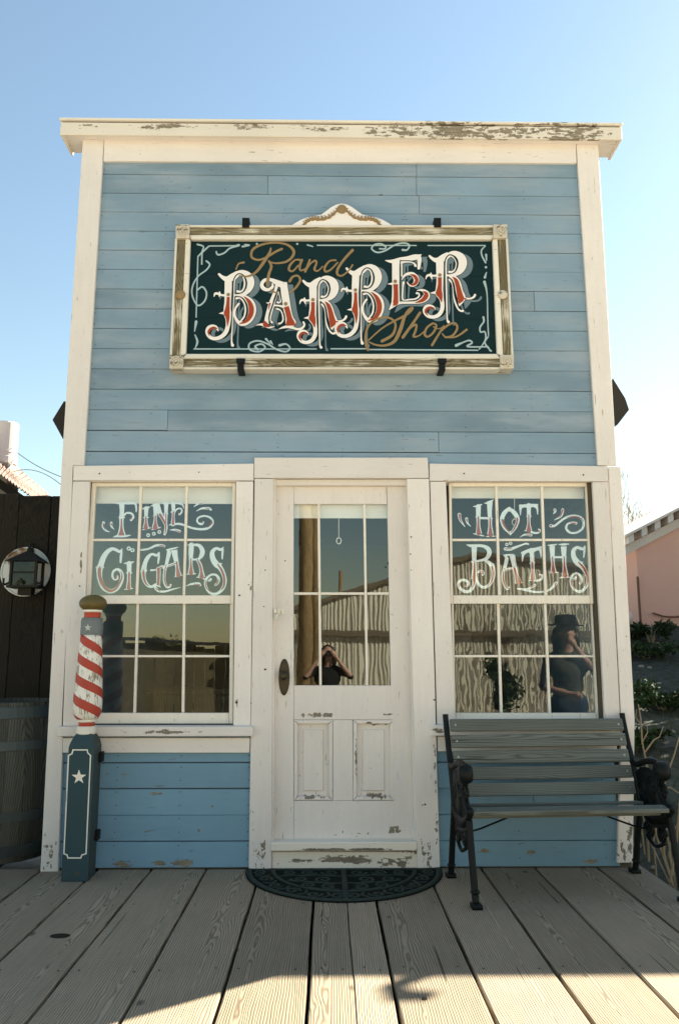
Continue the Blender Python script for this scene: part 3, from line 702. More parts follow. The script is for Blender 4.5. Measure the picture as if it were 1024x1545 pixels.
for (x, y) in ((275.5, 348.5), (754.5, 348.5), (764.5, 545.5), (266, 545.5)):
    blk = boardpx('corner_block', [(x-10.5, y-10.5), (x+10.5, y-10.5), (x+10.5, y+10.5), (x-10.5, y+10.5)], FY-.016, .11, M['carved'], sign, .003)
    c = P(x, y, FY-.016)
    mb = MB()
    for r_, t_ in ((.036, .006), (.021, .006)):
        mb.tube([(c.x+r_*math.cos(k*math.pi/8), FY-.017, c.z+r_*math.sin(k*math.pi/8)) for k in range(17)], t_, 6, cap=False)
    mb.lathe([(.011, 0), (.010, .006), (.004, .010)], (c.x, FY-.016, c.z), 10, axis='Y')
    mb.v = [Vector((v.x, 2*(FY-.016)-v.y if v.y > FY-.016 and abs(v.x-c.x) < .0125 and abs(v.z-c.z) < .0125 else v.y, v.z)) for v in mb.v]
    for k in range(4):
        an = math.pi/4+k*math.pi/2
        mb.lathe([(.002, 0), (.006, -.003), (.002, -.005)], (c.x+.047*math.cos(an), FY-.0165, c.z+.047*math.sin(an)), 8, axis='Y')
    mb.build('rosette', M['carved'], blk, smooth=True)
# crest
half = [(0, 306.5), (8, 308), (16, 312), (24, 318), (31, 323), (42, 325.5), (53, 328), (62, 331.5), (70, 336), (77, 340.5)]
pxs = [(515.5-x, y) for x, y in half[::-1]] + [(515.5+x, y) for x, y in half[1:]]
crest = boardpx('crest', pxs + [(592, 343), (439, 343)], FY+.012, .05, M['sign_white'], sign, .003)
mb = MB()
q = P(515.5, 316, FY+.011)
mb.lathe([(.034, -.001), (.034, .006), (.024, .010), (.020, .006), (.012, .012), (.003, .014)], (0, 0, 0), 18, axis='Y')
mb.v = [Vector((v.x+q.x, q.y - v.y*1.0 if False else q.y-abs(v.y), v.z+q.z)) for v in mb.v]
mb.build('boss', M['sign_gold'], crest, smooth=True)
for sg in (-1, 1):
    mb = MB()
    pts = cr([(6, 316.5), (12, 323), (20, 328.5), (31, 331), (41, 330.5), (49, 332.5), (55, 337), (59, 340)], 4)
    mb.tube([P(515.5+sg*x, y, FY+.010) for x, y in pts], [.011-.0045*abs(2*i/(len(pts)-1)-1)+.003*math.sin(i*1.9) for i in range(len(pts))], 7)
    for i in range(2, len(pts)-2, 2):
        x, y = pts[i]
        mb.tube([P(515.5+sg*x, y, FY+.008), P(515.5+sg*(x-1.5), y-4.2+.8*math.sin(i*2.0), FY+.006), P(515.5+sg*(x+1.2), y-5.2, FY+.008)], [.006, .005, .002], 6)
    mb.build('scroll', M['sign_gold'], crest, smooth=True)
# iron clamps
for (x, y, up) in ((371, 338, 1), (659.5, 338, 1), (363.5, 552, -1), (666, 552, -1)):
    c = P(x, y, FY)
    mb = MB()
    if up > 0: mb.box(c.x-.025, c.x+.025, FY-.012, -.002, c.z+.002, c.z+.042).box(c.x-.025, c.x+.025, FY-.013, FY-.003, c.z-.03, c.z+.041)
    else:
        mb.box(c.x-.022, c.x+.022, FY-.014, FY-.004, c.z-.022, c.z+.045).box(c.x-.022, c.x+.022, FY-.0135, -.002, c.z-.040, c.z-.0215).box(c.x-.03, c.x+.03, FY-.022, FY-.0145, c.z+.012, c.z+.046)
    mb.build('clamp', M['iron'], sign, .002)
for (x, y, mt) in ((272.5, 445, 'sign_gold'), (757.5, 445, 'carved')):
    c = P(x, y, FY+.007)
    mb = MB().lathe([(.034, 0), (.034, .008), (.026, .014), (.010, .017)], (0, 0, 0), 18, axis='Y')
    mb.v = [Vector((v.x+c.x, c.y-abs(v.y), v.z+c.z)) for v in mb.v]
    mb.build('wooden_knob', M[mt], sign, smooth=True)

# lettering: strokes in zoom units (1024 wide crops), widths in the same units
WHITE, RED, GREY, DARK, GOLD = range(5)
LM = [M['sign_white'], M['sign_red'], M['sign_grey'], M['sign_green'], M['sign_gold']]
def big_letter(ox, oy, k, white, red, dark, dots, tf=None, sh=(92, 38)):
    tf = tf or (lambda x, y, w_: (x, y, w_))
    T = lambda s_: [tf(*p) for p in s_]
    br = Brush(ox, oy, k, SY)
    q = .09766/k
    for s_ in white: br.stroke(T(s_), GREY, .0006, 0, sh[0]*q, sh[1]*q)
    for s_ in white: br.stroke(T(s_), DARK, .0016, 9*q)
    for s_ in white: br.stroke(T(s_), WHITE, .0026)
    for s_ in dark: br.stroke(T(s_), DARK, .0040)
    for s_ in red: br.stroke(T(s_), RED, .0048)
    for x, y, r_ in dots:
        x, y, _ = tf(x, y, 1); br.disc(x, y, r_*1.35, WHITE, .0058); br.disc(x, y, r_, GOLD, .0062)
    return br.build('letter', LM, sign)
Bw = [[(312, 140, 34), (370, 190, 55), (440, 215, 85), (530, 180, 110), (610, 125, 85)],
      [(455, 190, 110), (455, 330, 112), (450, 460, 108), (447, 560, 100), (440, 680, 112), (445, 750, 120), (455, 840, 84), (448, 940, 66), (425, 1020, 64), (380, 1080, 62), (315, 1122, 58), (235, 1135, 54), (165, 1105, 54), (128, 1035, 54), (150, 970, 56), (205, 943, 48), (262, 955, 44), (290, 990, 34), (300, 1020, 10)],
      [(312, 746, 6), (365, 742, 34), (430, 735, 80)],
      [(410, 468, 36), (345, 462, 30), (290, 440, 36), (252, 442, 32), (235, 485, 12)], [(320, 405, 8), (322, 450, 40), (315, 492, 8)],
      [(560, 150, 60), (620, 115, 62), (690, 112, 70), (760, 165, 112), (792, 260, 135), (772, 350, 118), (722, 425, 72), (645, 462, 42), (555, 465, 30)],
      [(522, 1238, 48), (508, 1180, 24), (513, 1000, 24), (526, 700, 24), (540, 450, 24), (545, 280, 24), (572, 190, 24), (630, 150, 24), (685, 180, 28), (708, 270, 28), (694, 360, 28), (650, 408, 26), (598, 405, 40)],
      [(560, 470, 30), (640, 480, 45), (720, 510, 90), (795, 590, 128), (822, 690, 132), (795, 800, 118), (735, 880, 90), (650, 905, 66), (585, 850, 46), (552, 765, 36), (565, 670, 30), (618, 595, 34)],
      [(580, 515, 34), (640, 510, 24), (698, 580, 26), (720, 680, 26), (702, 790, 26), (650, 862, 26)]]
Br = [[(455, 500, 46), (450, 600, 52), (440, 700, 76), (432, 745, 92), (445, 800, 62), (447, 870, 36), (440, 945, 8)],
      [(292, 985, 6), (235, 965, 34), (178, 990, 38), (150, 1040, 30), (168, 1095, 6)],
      [(695, 482, 8), (770, 555, 52), (810, 660, 78), (798, 770, 74), (735, 862, 50), (630, 905, 12)]]
Bd = [[(497, 1040, 10), (506, 900, 14), (520, 640, 14), (530, 430, 14), (530, 290, 16), (556, 185, 16), (620, 132, 16), (695, 165, 20), (734, 265, 28), (718, 365, 24), (662, 428, 14), (560, 442, 8)],
      [(562, 478, 10), (660, 500, 18), (724, 580, 26), (750, 690, 28), (730, 800, 22), (672, 885, 8)]]
big_letter(300, 400, .09766, Bw, Br, Bd, [(455, 455, 28)])
big_letter(505, 390, .09766, Bw, Br, Bd, [(455, 455, 28)], lambda x, y, w_: (318+(x-455)*1.0+.05*max(y-455, 0)-.02*min(y-455, 0), 487+(y-455)*(1.05 if y > 455 else 1.06), w_))
Rw = [[(178, 140, 32), (232, 188, 52), (300, 205, 85), (385, 165, 110), (460, 115, 85)],
      [(328, 190, 118), (330, 330, 116), (330, 440, 112), (328, 560, 106), (320, 680, 118), (325, 730, 124), (352, 810, 72), (366, 900, 62), (356, 985, 62), (310, 1060, 60), (230, 1092, 52), (150, 1070, 54), (105, 1000, 56), (130, 935, 62), (185, 920, 50), (235, 940, 40), (268, 975, 8)],
      [(190, 716, 6), (240, 712, 36), (310, 705, 80)],
      [(290, 440, 36), (228, 445, 30), (175, 435, 36), (140, 450, 30), (122, 502, 8)], [(197, 395, 8), (200, 440, 40), (215, 505, 8)],
      [(430, 140, 60), (500, 98, 62), (570, 105, 84), (640, 165, 122), (662, 250, 130), (635, 340, 116), (580, 405, 74), (500, 432, 40), (425, 440, 26)],
      [(452, 1168, 44), (434, 1110, 22), (427, 800, 22), (420, 440, 24), (420, 250, 24), (440, 170, 24), (490, 140, 24), (545, 180, 26), (570, 260, 26), (553, 340, 26), (510, 383, 26), (465, 385, 38)],
      [(465, 450, 30), (535, 480, 78), (585, 560, 100), (612, 670, 112), (640, 760, 128), (630, 830, 84), (612, 895, 20)], [(640, 740, 44), (715, 766, 30), (785, 752, 28), (825, 722, 34), (840, 690, 34)],
      [(470, 505, 40), (507, 560, 26), (525, 650, 26), (530, 760, 26), (550, 850, 26), (588, 920, 26), (630, 954, 26), (662, 948, 38)]]
Rr = [[(328, 478, 56), (328, 580, 58), (318, 680, 82), (318, 718, 104), (340, 780, 60), (354, 860, 8)],
      [(258, 960, 6), (195, 942, 34), (145, 962, 40), (122, 1012, 34), (155, 1072, 6)],
      [(515, 462, 8), (565, 520, 56), (598, 620, 70), (618, 720, 88), (632, 785, 100), (618, 830, 56), (606, 862, 8)], [(660, 770, 30), (720, 770, 8)]]
Rd = [[(402, 1010, 10), (402, 700, 15), (400, 300, 16), (412, 190, 18), (462, 124, 16), (530, 142, 20), (582, 230, 26), (580, 310, 26), (540, 390, 18), (455, 418, 8)],
      [(445, 468, 10), (500, 508, 20), (530, 600, 26), (546, 740, 26), (572, 840, 20), (622, 915, 10)]]
big_letter(440, 410, .09766, Rw, Rr, Rd, [(328, 432, 28)])
big_letter(635, 365, .09766, Rw, Rr, Rd, [(328, 432, 28)], lambda x, y, w_: (288+(x-328)*1.06, 510+(y-432)*(1.0 if y < 432 else .985)+(20 if y > 900 and x > 500 else 0)+(max(0, x-500)*.16 if y > 600 else 0), w_))
Aw = [[(355, 205, 26), (350, 262, 52), (285, 308, 52), (205, 290, 66), (168, 225, 62), (205, 155, 58), (275, 130, 50), (345, 145, 62), (430, 185, 90), (520, 225, 110)],
      [(545, 195, 118), (562, 350, 128), (585, 500, 132), (608, 650, 134), (640, 790, 140), (672, 890, 180), (690, 945, 60)], [(605, 185, 8), (560, 195, 40)],
      [(460, 985, 6), (540, 955, 36), (620, 945, 44), (700, 962, 40), (790, 985, 40), (868, 962, 40), (900, 908, 34), (882, 865, 30)],
      [(440, 190, 60), (400, 330, 48), (342, 480, 54), (310, 600, 74), (278, 720, 76), (250, 850, 76), (250, 900, 90)], [(62, 922, 5), (140, 905, 30), (215, 915, 60), (300, 955, 36), (385, 940, 12)], [(248, 532, 8), (315, 545, 44)],
      [(345, 870, 38), (314, 820, 24), (345, 680, 24), (395, 500, 24), (440, 372, 22), (460, 352, 22), (480, 420, 24), (494, 490, 24), (480, 528, 26), (440, 525, 36)],
      [(385, 578, 30), (460, 582, 30), (540, 600, 44)],
      [(430, 635, 38), (490, 660, 26), (528, 740, 26), (534, 830, 26), (500, 880, 26), (465, 890, 34)]]
Ar = [[(590, 600, 90), (620, 700, 88), (645, 800, 96), (660, 880, 150), (662, 925, 176)], [(218, 860, 40), (235, 905, 90), (300, 942, 18)], [(308, 545, 30), (295, 600, 20), (288, 655, 6)]]
Ad = [[(455, 270, 12), (420, 400, 20), (350, 590, 24), (298, 760, 24), (310, 870, 20), (372, 925, 8)], [(458, 285, 12), (492, 430, 18), (512, 520, 14), (440, 562, 8)], [(395, 605, 10), (500, 640, 22), (552, 740, 26), (556, 840, 22), (490, 945, 12)]]
big_letter(380, 410, .08789, Aw, Ar, Ad, [(580, 550, 32)])
Ew = [[(72, 262, 14), (180, 278, 60), (320, 265, 108), (450, 238, 96), (560, 208, 96), (640, 210, 84), (652, 290, 66), (640, 395, 46)], [(690, 158, 6), (640, 185, 60)],
      [(248, 290, 130), (248, 400, 126), (248, 550, 126), (248, 700, 124), (248, 850, 130), (245, 950, 140), (205, 1020, 90), (128, 1112, 8)],
      [(190, 1040, 50), (310, 990, 46), (450, 982, 48), (590, 978, 56), (690, 950, 90), (762, 895, 118), (775, 840, 108), (735, 788, 62), (675, 768, 32), (610, 780, 10)],
      [(350, 592, 12), (390, 530, 38), (450, 492, 48), (535, 498, 70), (598, 570, 96), (588, 645, 82), (530, 690, 50), (470, 672, 30), (440, 630, 12)],
      [(110, 665, 6), (170, 662, 36), (235, 660, 80)],
      [(585, 352, 44), (560, 310, 30), (490, 286, 26), (400, 288, 26), (352, 300, 26), (350, 420, 24), (350, 530, 24)],
      [(380, 640, 44), (370, 720, 26), (368, 932, 26), (480, 932, 26), (580, 922, 26), (643, 880, 28), (643, 830, 26), (605, 824, 34)]]
Er = [[(245, 668, 80), (250, 800, 76), (250, 920, 82), (242, 990, 90), (215, 1025, 30)], [(575, 990, 6), (690, 952, 56), (758, 890, 80), (768, 832, 66), (720, 792, 16)], [(490, 500, 6), (565, 528, 50), (608, 592, 60), (588, 650, 56), (530, 680, 28), (468, 662, 6)]]
Ed = [[(322, 955, 14), (322, 700, 16), (324, 290, 16), (350, 268, 14), (450, 266, 14), (560, 284, 18), (612, 340, 12), (604, 385, 8)], [(338, 958, 14), (480, 958, 14), (600, 946, 16), (672, 888, 20), (670, 830, 14), (628, 795, 8)]]
big_letter(575, 370, .08789, Ew, Er, Ed, [(238, 620, 32)])
# gold script over and under
br = Brush(350, 355, .1953, SY)
for s_ in ([(92, 210, 16), (52, 220, 12), (32, 262, 10)], [(55, 312, 9), (125, 316, 14), (190, 280, 20), (250, 200, 24), (290, 135, 20), (300, 100, 12)],
           [(385, 105, 18), (335, 128, 18), (270, 168, 16), (205, 190, 16), (152, 168, 18), (160, 112, 20), (222, 75, 18), (320, 57, 15), (420, 70, 17), (474, 115, 22), (468, 162, 20), (420, 203, 18), (345, 216, 14), (292, 206, 10)],
           [(286, 200, 16), (304, 240, 20), (285, 300, 22), (274, 368, 24), (276, 382, 26)],
           [(530, 192, 16), (490, 190, 14), (450, 228, 18), (440, 266, 18), (470, 276, 14), (510, 235, 14)], [(540, 190, 18), (524, 235, 18), (530, 272, 14), (575, 250, 10), (598, 195, 12)],
           [(600, 190, 16), (584, 235, 18), (565, 280, 18)], [(575, 265, 10), (605, 220, 12), (640, 196, 16), (652, 215, 16), (636, 262, 18), (662, 275, 12), (700, 240, 10)],
           [(800, 192, 14), (752, 200, 14), (716, 248, 18), (722, 280, 16), (762, 265, 14), (815, 210, 12)], [(930, 115, 22), (872, 178, 20), (822, 248, 20), (812, 298, 18), (848, 312, 14), (900, 272, 12), (930, 230, 14)],
           [(445, 355, 22), (470, 320, 18), (508, 313, 16), (526, 348, 18), (492, 405, 18), (445, 440, 14)], [(355, 446, 9), (330, 440, 12), (305, 424, 14)]):
    br.stroke(s_, 0, .0066)
br.build('script_lettering', [M['sign_gold']], sign)
br = Brush(540, 450, .1758, SY)
for s_ in ([(86, 440, 28), (70, 395, 26), (66, 312, 20), (92, 232, 20), (162, 178, 18), (250, 165, 18), (308, 195, 18), (320, 250, 20), (290, 318, 24), (205, 368, 26)],
           [(88, 362, 12), (200, 262, 14), (310, 195, 16), (400, 150, 22), (458, 100, 22), (466, 80, 16), (432, 102, 20), (396, 165, 26), (362, 270, 32), (312, 368, 28), (232, 405, 20), (152, 400, 16), (96, 376, 12)],
           [(530, 125, 24), (480, 200, 22), (384, 335, 26)], [(402, 300, 12), (468, 238, 18), (500, 230, 18), (492, 280, 20), (475, 328, 18), (520, 322, 12), (572, 280, 10)],
           [(640, 215, 18), (592, 250, 18), (570, 305, 22), (598, 330, 18), (648, 290, 18), (670, 232, 18), (640, 214, 14)], [(645, 245, 10), (690, 262, 9), (730, 245, 10)],
           [(735, 238, 14), (702, 290, 18), (634, 402, 22)], [(702, 292, 12), (768, 232, 18), (828, 213, 18), (850, 256, 20), (812, 318, 18), (752, 332, 14), (722, 305, 12)], [(745, 338, 10), (840, 330, 14), (930, 270, 20)]):
    br.stroke(s_, 0, .0066)
br.build('script_lettering', [M['sign_gold']], sign)
# pale blue border line with scrolls
br = Brush(240, 290, .2734, SY)
for s_ in ([(215, 352, 7), (205, 692, 7)], [(275, 297, 7), (440, 295, 7)], [(870, 293, 7), (1420, 294, 6)], [(1480, 294, 6), (1800, 294, 6)], [(190, 865, 7), (870, 865, 6)], [(945, 864, 7), (1145, 864, 7)],
           [(212, 288, 10), (245, 300, 8), (238, 330, 8), (236, 400, 8)], [(275, 298, 8), (240, 330, 10), (215, 355, 8)],
           [(440, 292, 14), (390, 310, 9), (360, 335, 9), (325, 345, 9), (315, 325, 8)], [(460, 300, 10), (500, 292, 7), (470, 288, 6)],
           [(262, 380, 10), (280, 400, 9), (260, 430, 8), (215, 465, 8), (185, 520, 9), (185, 575, 9), (215, 625, 9), (252, 600, 9), (262, 555, 9), (240, 522, 9), (212, 540, 8)],
           [(205, 715, 16), (196, 770, 5)], [(198, 785, 6), (212, 825, 12), (200, 860, 6)],
           [(545, 868, 12), (530, 850, 10), (565, 838, 9), (585, 858, 9), (550, 880, 9), (500, 868, 9), (500, 835, 9), (545, 820, 9), (600, 838, 9), (650, 868, 9), (700, 880, 9), (722, 860, 9), (700, 838, 9), (665, 845, 14)], [(590, 810, 12), (615, 838, 5)], [(615, 822, 10), (628, 842, 4)],
           [(815, 290, 8), (850, 300, 6)]):
    br.stroke(s_, 0, .0009)
br.disc(540, 285, 6, 0, .001); br.disc(762, 285, 6, 0, .001)
br2 = Brush(510, 290, .2734, SY)
for s_ in ([(812, 296, 6), (790, 320, 8), (792, 350, 8), (812, 388, 10)], [(815, 345, 12), (818, 380, 5)], [(808, 470, 14), (818, 440, 4)], [(806, 495, 16), (820, 560, 7), (824, 700, 7), (828, 792, 7)],
           [(800, 690, 12), (802, 715, 9), (782, 745, 9), (785, 772, 8), (808, 770, 8), (812, 810, 8), (790, 850, 7), (775, 868, 7)], [(650, 846, 16), (690, 828, 8), (722, 818, 9), (738, 832, 9), (712, 852, 9), (830, 853, 7)], [(828, 795, 8), (808, 830, 8), (830, 862, 10)], [(170, 868, 7), (772, 872, 7)],
           [(262, 300, 10), (235, 285, 9), (200, 290, 9), (185, 312, 9), (215, 332, 9), (260, 322, 9), (310, 292, 9), (360, 280, 9), (392, 292, 9), (380, 318, 9), (355, 318, 12)], [(262, 300, 8), (258, 312, 8), (225, 312, 8)], [(835, 870, 10), (842, 876, 10)]):
    br2.stroke(s_, 1, .0009)
br2.disc(814, 414, 7, 1, .001)
tag(br.build('border_line', [M['sign_line'], M['sign_line']], sign), kind='stuff'); tag(br2.build('border_line', [M['sign_line'], M['sign_line']], sign), kind='stuff')

# ------------------------------------------------------------------ window lettering, on the back of the panes
PW, PR = 0, 1
def pane_letter(win, ox, oy, k, white, red=(), rings=(), dots=(), Y=.0525):
    br = Brush(ox, oy, k, Y)
    for s_ in white: br.stroke(s_, PW, 0.0)
    for s_ in red: br.stroke(s_, PR, .0012)
    for x, y, r_ in rings: br.ring(x, y, r_*.78, r_*.62, PW, .0002)
    for x, y, r_ in dots: br.disc(x, y, r_, PR, .0016)
    return br.build('letter', [M['pane_white'], M['pane_red']], win)
K = .10742
def sh(s_, dx, dy=0): return [(x+dx, y+dy, w_) for x, y, w_ in s_]
# FINE
pane_letter(WL, 140, 750, K, [[(410, 92, 76), (412, 200, 62), (406, 285, 62), (405, 400, 58), (405, 480, 86), (405, 545, 130)], [(288, 562, 8), (350, 548, 34), (410, 552, 26), (470, 547, 28), (532, 535, 10)], [(330, 90, 14), (480, 86, 32), (590, 90, 32), (612, 140, 28), (612, 205, 16)], [(430, 265, 24), (450, 245, 26), (490, 220, 26), (550, 235, 30), (574, 280, 28), (540, 320, 38)], [(360, 288, 6), (410, 285, 44), (458, 285, 6)]],
            [[(405, 310, 18), (405, 400, 24), (405, 480, 50), (405, 538, 92)], [(548, 290, 10), (538, 306, 20)]])
pane_letter(WL, 140, 750, K, [[(155, 358, 38), (145, 410, 34), (180, 465, 26), (242, 490, 8)], [(262, 360, 34), (265, 410, 28), (306, 456, 6)]], [[(152, 372, 18), (155, 410, 16), (176, 455, 5)], [(262, 372, 16), (268, 402, 8)]])
pane_letter(WL, 140, 750, K, [[(698, 166, 12), (750, 152, 36), (802, 140, 12)], [(754, 160, 62), (750, 260, 48), (750, 300, 44), (748, 370, 58), (748, 432, 92)], [(694, 462, 8), (750, 446, 26), (816, 430, 10)], [(708, 290, 6), (750, 285, 36), (792, 285, 6)]], [[(750, 290, 20), (748, 360, 30), (748, 432, 62)]], rings=[(780, 535, 24), (860, 515, 24), (937, 490, 24)], dots=[(748, 270, 7)])
pane_letter(WL, 140, 750, K, [[(820, 125, 10), (870, 112, 40), (920, 100, 30)], [(880, 130, 62), (880, 240, 46), (880, 300, 42), (878, 370, 62), (880, 435, 104)], [(820, 460, 8), (880, 444, 26), (955, 425, 10)], [(845, 268, 6), (880, 262, 36), (912, 262, 6)],
                              sh([(-35, 100, 90), (10, 220, 66), (60, 310, 56), (98, 400, 46), (92, 480, 42), (80, 520, 36)], 931), sh([(102, 90, 60), (100, 200, 50), (98, 300, 42), (96, 390, 40)], 931), sh([(50, 92, 10), (100, 95, 30), (150, 90, 10)], 931), sh([(66, 235, 6), (100, 230, 40), (134, 235, 6)], 931)],
            [[(880, 265, 16), (880, 350, 30), (880, 428, 72)], sh([(15, 245, 34), (60, 320, 30), (92, 385, 20), (95, 450, 16), (86, 512, 12)], 931), sh([(100, 225, 12), (98, 300, 14), (96, 380, 10)], 931)])
pane_letter(WL, 240, 750, K, [[(200, 92, 58), (205, 200, 48), (200, 280, 42), (198, 378, 64)], [(138, 392, 8), (200, 385, 26), (280, 376, 30), (360, 396, 30), (450, 430, 30), (560, 450, 32), (660, 445, 34), (730, 405, 32), (755, 345, 32), (720, 290, 28), (640, 265, 26), (560, 285, 26), (535, 330, 26), (560, 370, 28), (602, 374, 38), (622, 352, 24)], [(160, 85, 10), (280, 88, 30), (335, 112, 24), (345, 162, 8)], [(215, 215, 20), (260, 165, 22), (310, 165, 22), (322, 205, 24), (290, 238, 36)], [(162, 212, 6), (205, 205, 36), (240, 210, 6)]],
            [[(205, 208, 18), (200, 290, 24), (198, 375, 36)], [(738, 318, 8), (740, 370, 20), (680, 430, 5)], [(298, 210, 8), (290, 228, 16)]], dots=[(605, 357, 12)])
pane_letter(WL, 240, 750, K, [[(488, 136, 8), (560, 92, 28), (620, 88, 24)], [(523, 198, 6), (600, 160, 26), (690, 158, 36), (728, 176, 30)], [(150, 464, 8), (220, 460, 30), (290, 480, 38)]], [[(645, 152, 5), (705, 168, 16)], [(225, 464, 5), (290, 484, 16)], [(550, 100, 4), (610, 88, 9)]])
# CIGARS
pane_letter(WL, 135, 812, K, [[(455, 150, 10), (430, 190, 36), (335, 150, 46), (255, 190, 62), (195, 280, 76), (162, 380, 82), (145, 425, 92), (142, 490, 78), (152, 580, 74), (200, 690, 72), (290, 745, 62), (380, 715, 58), (440, 630, 54), (463, 535, 52), (440, 465, 44), (390, 437, 34), (338, 470, 32), (325, 530, 30), (350, 575, 32), (393, 566, 36), (395, 532, 22)], [(462, 150, 8), (447, 240, 36), (440, 338, 26)], [(86, 412, 6), (150, 405, 50), (214, 412, 6)]],
            [[(145, 430, 46), (145, 520, 46), (175, 620, 48), (230, 705, 42), (300, 740, 34), (370, 710, 26), (430, 620, 24), (460, 530, 18), (440, 465, 5)], [(345, 545, 5), (362, 570, 14), (385, 550, 18)]], rings=[(555, 145, 27), (607, 168, 26)], dots=[(150, 404, 9)])
pane_letter(WL, 135, 812, K, [[(484, 352, 8), (560, 352, 38), (632, 328, 8)], [(560, 355, 70), (560, 470, 60), (558, 510, 54), (556, 600, 54), (551, 700, 76)], [(484, 722, 6), (550, 710, 26), (616, 705, 8)], [(512, 490, 5), (560, 485, 40), (608, 490, 5)]], [[(560, 495, 26), (557, 600, 28), (552, 698, 52)]], dots=[(560, 476, 8)])
pane_letter(WL, 135, 812, K, [[(982, 192, 8), (945, 240, 38), (875, 225, 36), (815, 280, 56), (778, 370, 62), (765, 450, 78), (760, 510, 62), (775, 590, 56), (820, 660, 46), (875, 682, 34), (940, 655, 44), (1004, 690, 8)], [(985, 195, 8), (975, 280, 30), (965, 352, 20)], [(866, 450, 28), (930, 445, 20), (980, 420, 34), (1030, 395, 34), (1042, 420, 30)], [(972, 430, 62), (972, 520, 60), (968, 640, 56)], [(712, 472, 5), (765, 450, 40), (818, 455, 5)]],
            [[(760, 475, 34), (770, 570, 30), (800, 640, 22), (832, 672, 5)], [(972, 430, 42), (972, 540, 36), (966, 645, 38)], [(975, 425, 18), (1030, 402, 10)]], dots=[(764, 447, 9)])
pane_letter(WL, 240, 812, K, [sh([(730, 165, 26), (830, 150, 26), (930, 105, 32), (1010, 100, 32), (1052, 112, 34)], -977), [(-48, 700, 44), (0, 745, 30), (100, 745, 28), (200, 715, 20), (306, 690, 5)], [(380, 675, 6), (450, 645, 26), (550, 638, 38), (582, 660, 28)]], [[(0, 100, 8), (70, 112, 18)], [(-40, 708, 18), (20, 750, 6)], [(488, 648, 5), (570, 656, 20)]])
pane_letter(WL, 240, 812, K, [[(120, 165, 30), (140, 200, 58), (116, 320, 48), (95, 400, 42), (76, 500, 40), (76, 600, 40), (105, 672, 42), (140, 682, 40), (165, 655, 28)], [(215, 165, 90), (226, 240, 76), (246, 340, 62), (260, 430, 58), (272, 525, 96)], [(95, 165, 8), (180, 150, 28), (276, 124, 8)], [(214, 546, 6), (270, 528, 26), (328, 520, 8)], [(95, 398, 32), (170, 374, 34), (245, 345, 32)]],
            [[(250, 340, 20), (260, 430, 34), (274, 522, 62)], [(98, 388, 10), (80, 480, 14), (80, 590, 16), (110, 665, 18), (150, 664, 16)], [(125, 392, 8), (240, 352, 10)]], dots=[(246, 332, 9), (100, 380, 8)])
pane_letter(WL, 240, 812, K, [[(455, 95, 70), (450, 200, 70), (448, 290, 54), (448, 390, 52), (450, 492, 92)], [(395, 95, 8), (470, 92, 30)], [(470, 95, 26), (560, 102, 48), (608, 170, 66), (598, 240, 62), (550, 293, 32), (455, 300, 22)], [(540, 300, 42), (580, 380, 52), (598, 470, 60), (598, 545, 104)], [(384, 508, 6), (450, 500, 28), (522, 500, 8)], [(524, 548, 8), (600, 555, 26), (648, 582, 10)], [(415, 295, 5), (450, 290, 36), (490, 296, 5)]],
            [[(450, 300, 14), (450, 390, 26), (450, 488, 62)], [(545, 312, 14), (580, 390, 28), (595, 470, 32), (600, 542, 64)]], dots=[(450, 288, 8), (540, 298, 8)])
Sw = [[(905, 120, 6), (870, 160, 38), (800, 145, 42), (748, 200, 62), (757, 290, 76), (805, 365, 84), (855, 410, 74), (900, 490, 60), (925, 590, 56), (905, 690, 50), (840, 765, 40), (760, 785, 38), (690, 740, 36), (652, 650, 36), (665, 572, 34), (730, 515, 28), (800, 517, 32), (838, 570, 40), (830, 620, 36), (795, 655, 34)], [(902, 125, 10), (892, 200, 30), (888, 288, 20)], [(690, 600, 14), (732, 565, 16), (727, 596, 14), (700, 604, 10)], [(780, 395, 6), (830, 375, 60), (888, 355, 6)]]
Sr = [[(830, 378, 18), (880, 450, 30), (915, 560, 30), (910, 670, 26), (868, 732, 8)], [(832, 565, 5), (828, 612, 20), (797, 655, 14)], [(655, 595, 10), (665, 690, 14), (735, 768, 6)]]
pane_letter(WL, 240, 812, K, Sw, Sr, dots=[(828, 366, 9)])
# HOT
pane_letter(WR, 678, 745, K, [[(135, 292, 50), (150, 370, 36), (216, 466, 7)], [(236, 352, 42), (250, 410, 28), (294, 458, 7)]], [[(138, 292, 28), (145, 350, 20), (167, 402, 6)], [(238, 360, 20), (248, 396, 8)]])
pane_letter(WR, 678, 745, K, [[(402, 180, 70), (402, 310, 62), (402, 345, 56), (402, 450, 54), (408, 560, 90)], [(328, 178, 7), (400, 172, 32), (456, 145, 7)], [(328, 560, 7), (410, 575, 26), (486, 596, 8)], [(562, 110, 80), (560, 250, 62), (566, 350, 56), (568, 450, 54), (570, 570, 92)], [(484, 135, 7), (560, 118, 40), (614, 82, 8)], [(510, 602, 7), (575, 595, 26), (650, 596, 8)], [(420, 340, 32), (560, 345, 30)], [(358, 326, 5), (402, 320, 40)], [(605, 350, 5), (565, 345, 40)]],
            [[(402, 335, 20), (402, 450, 30), (408, 555, 62)], [(567, 355, 18), (568, 450, 26), (572, 580, 62)]], dots=[(400, 322, 8), (566, 340, 8)])
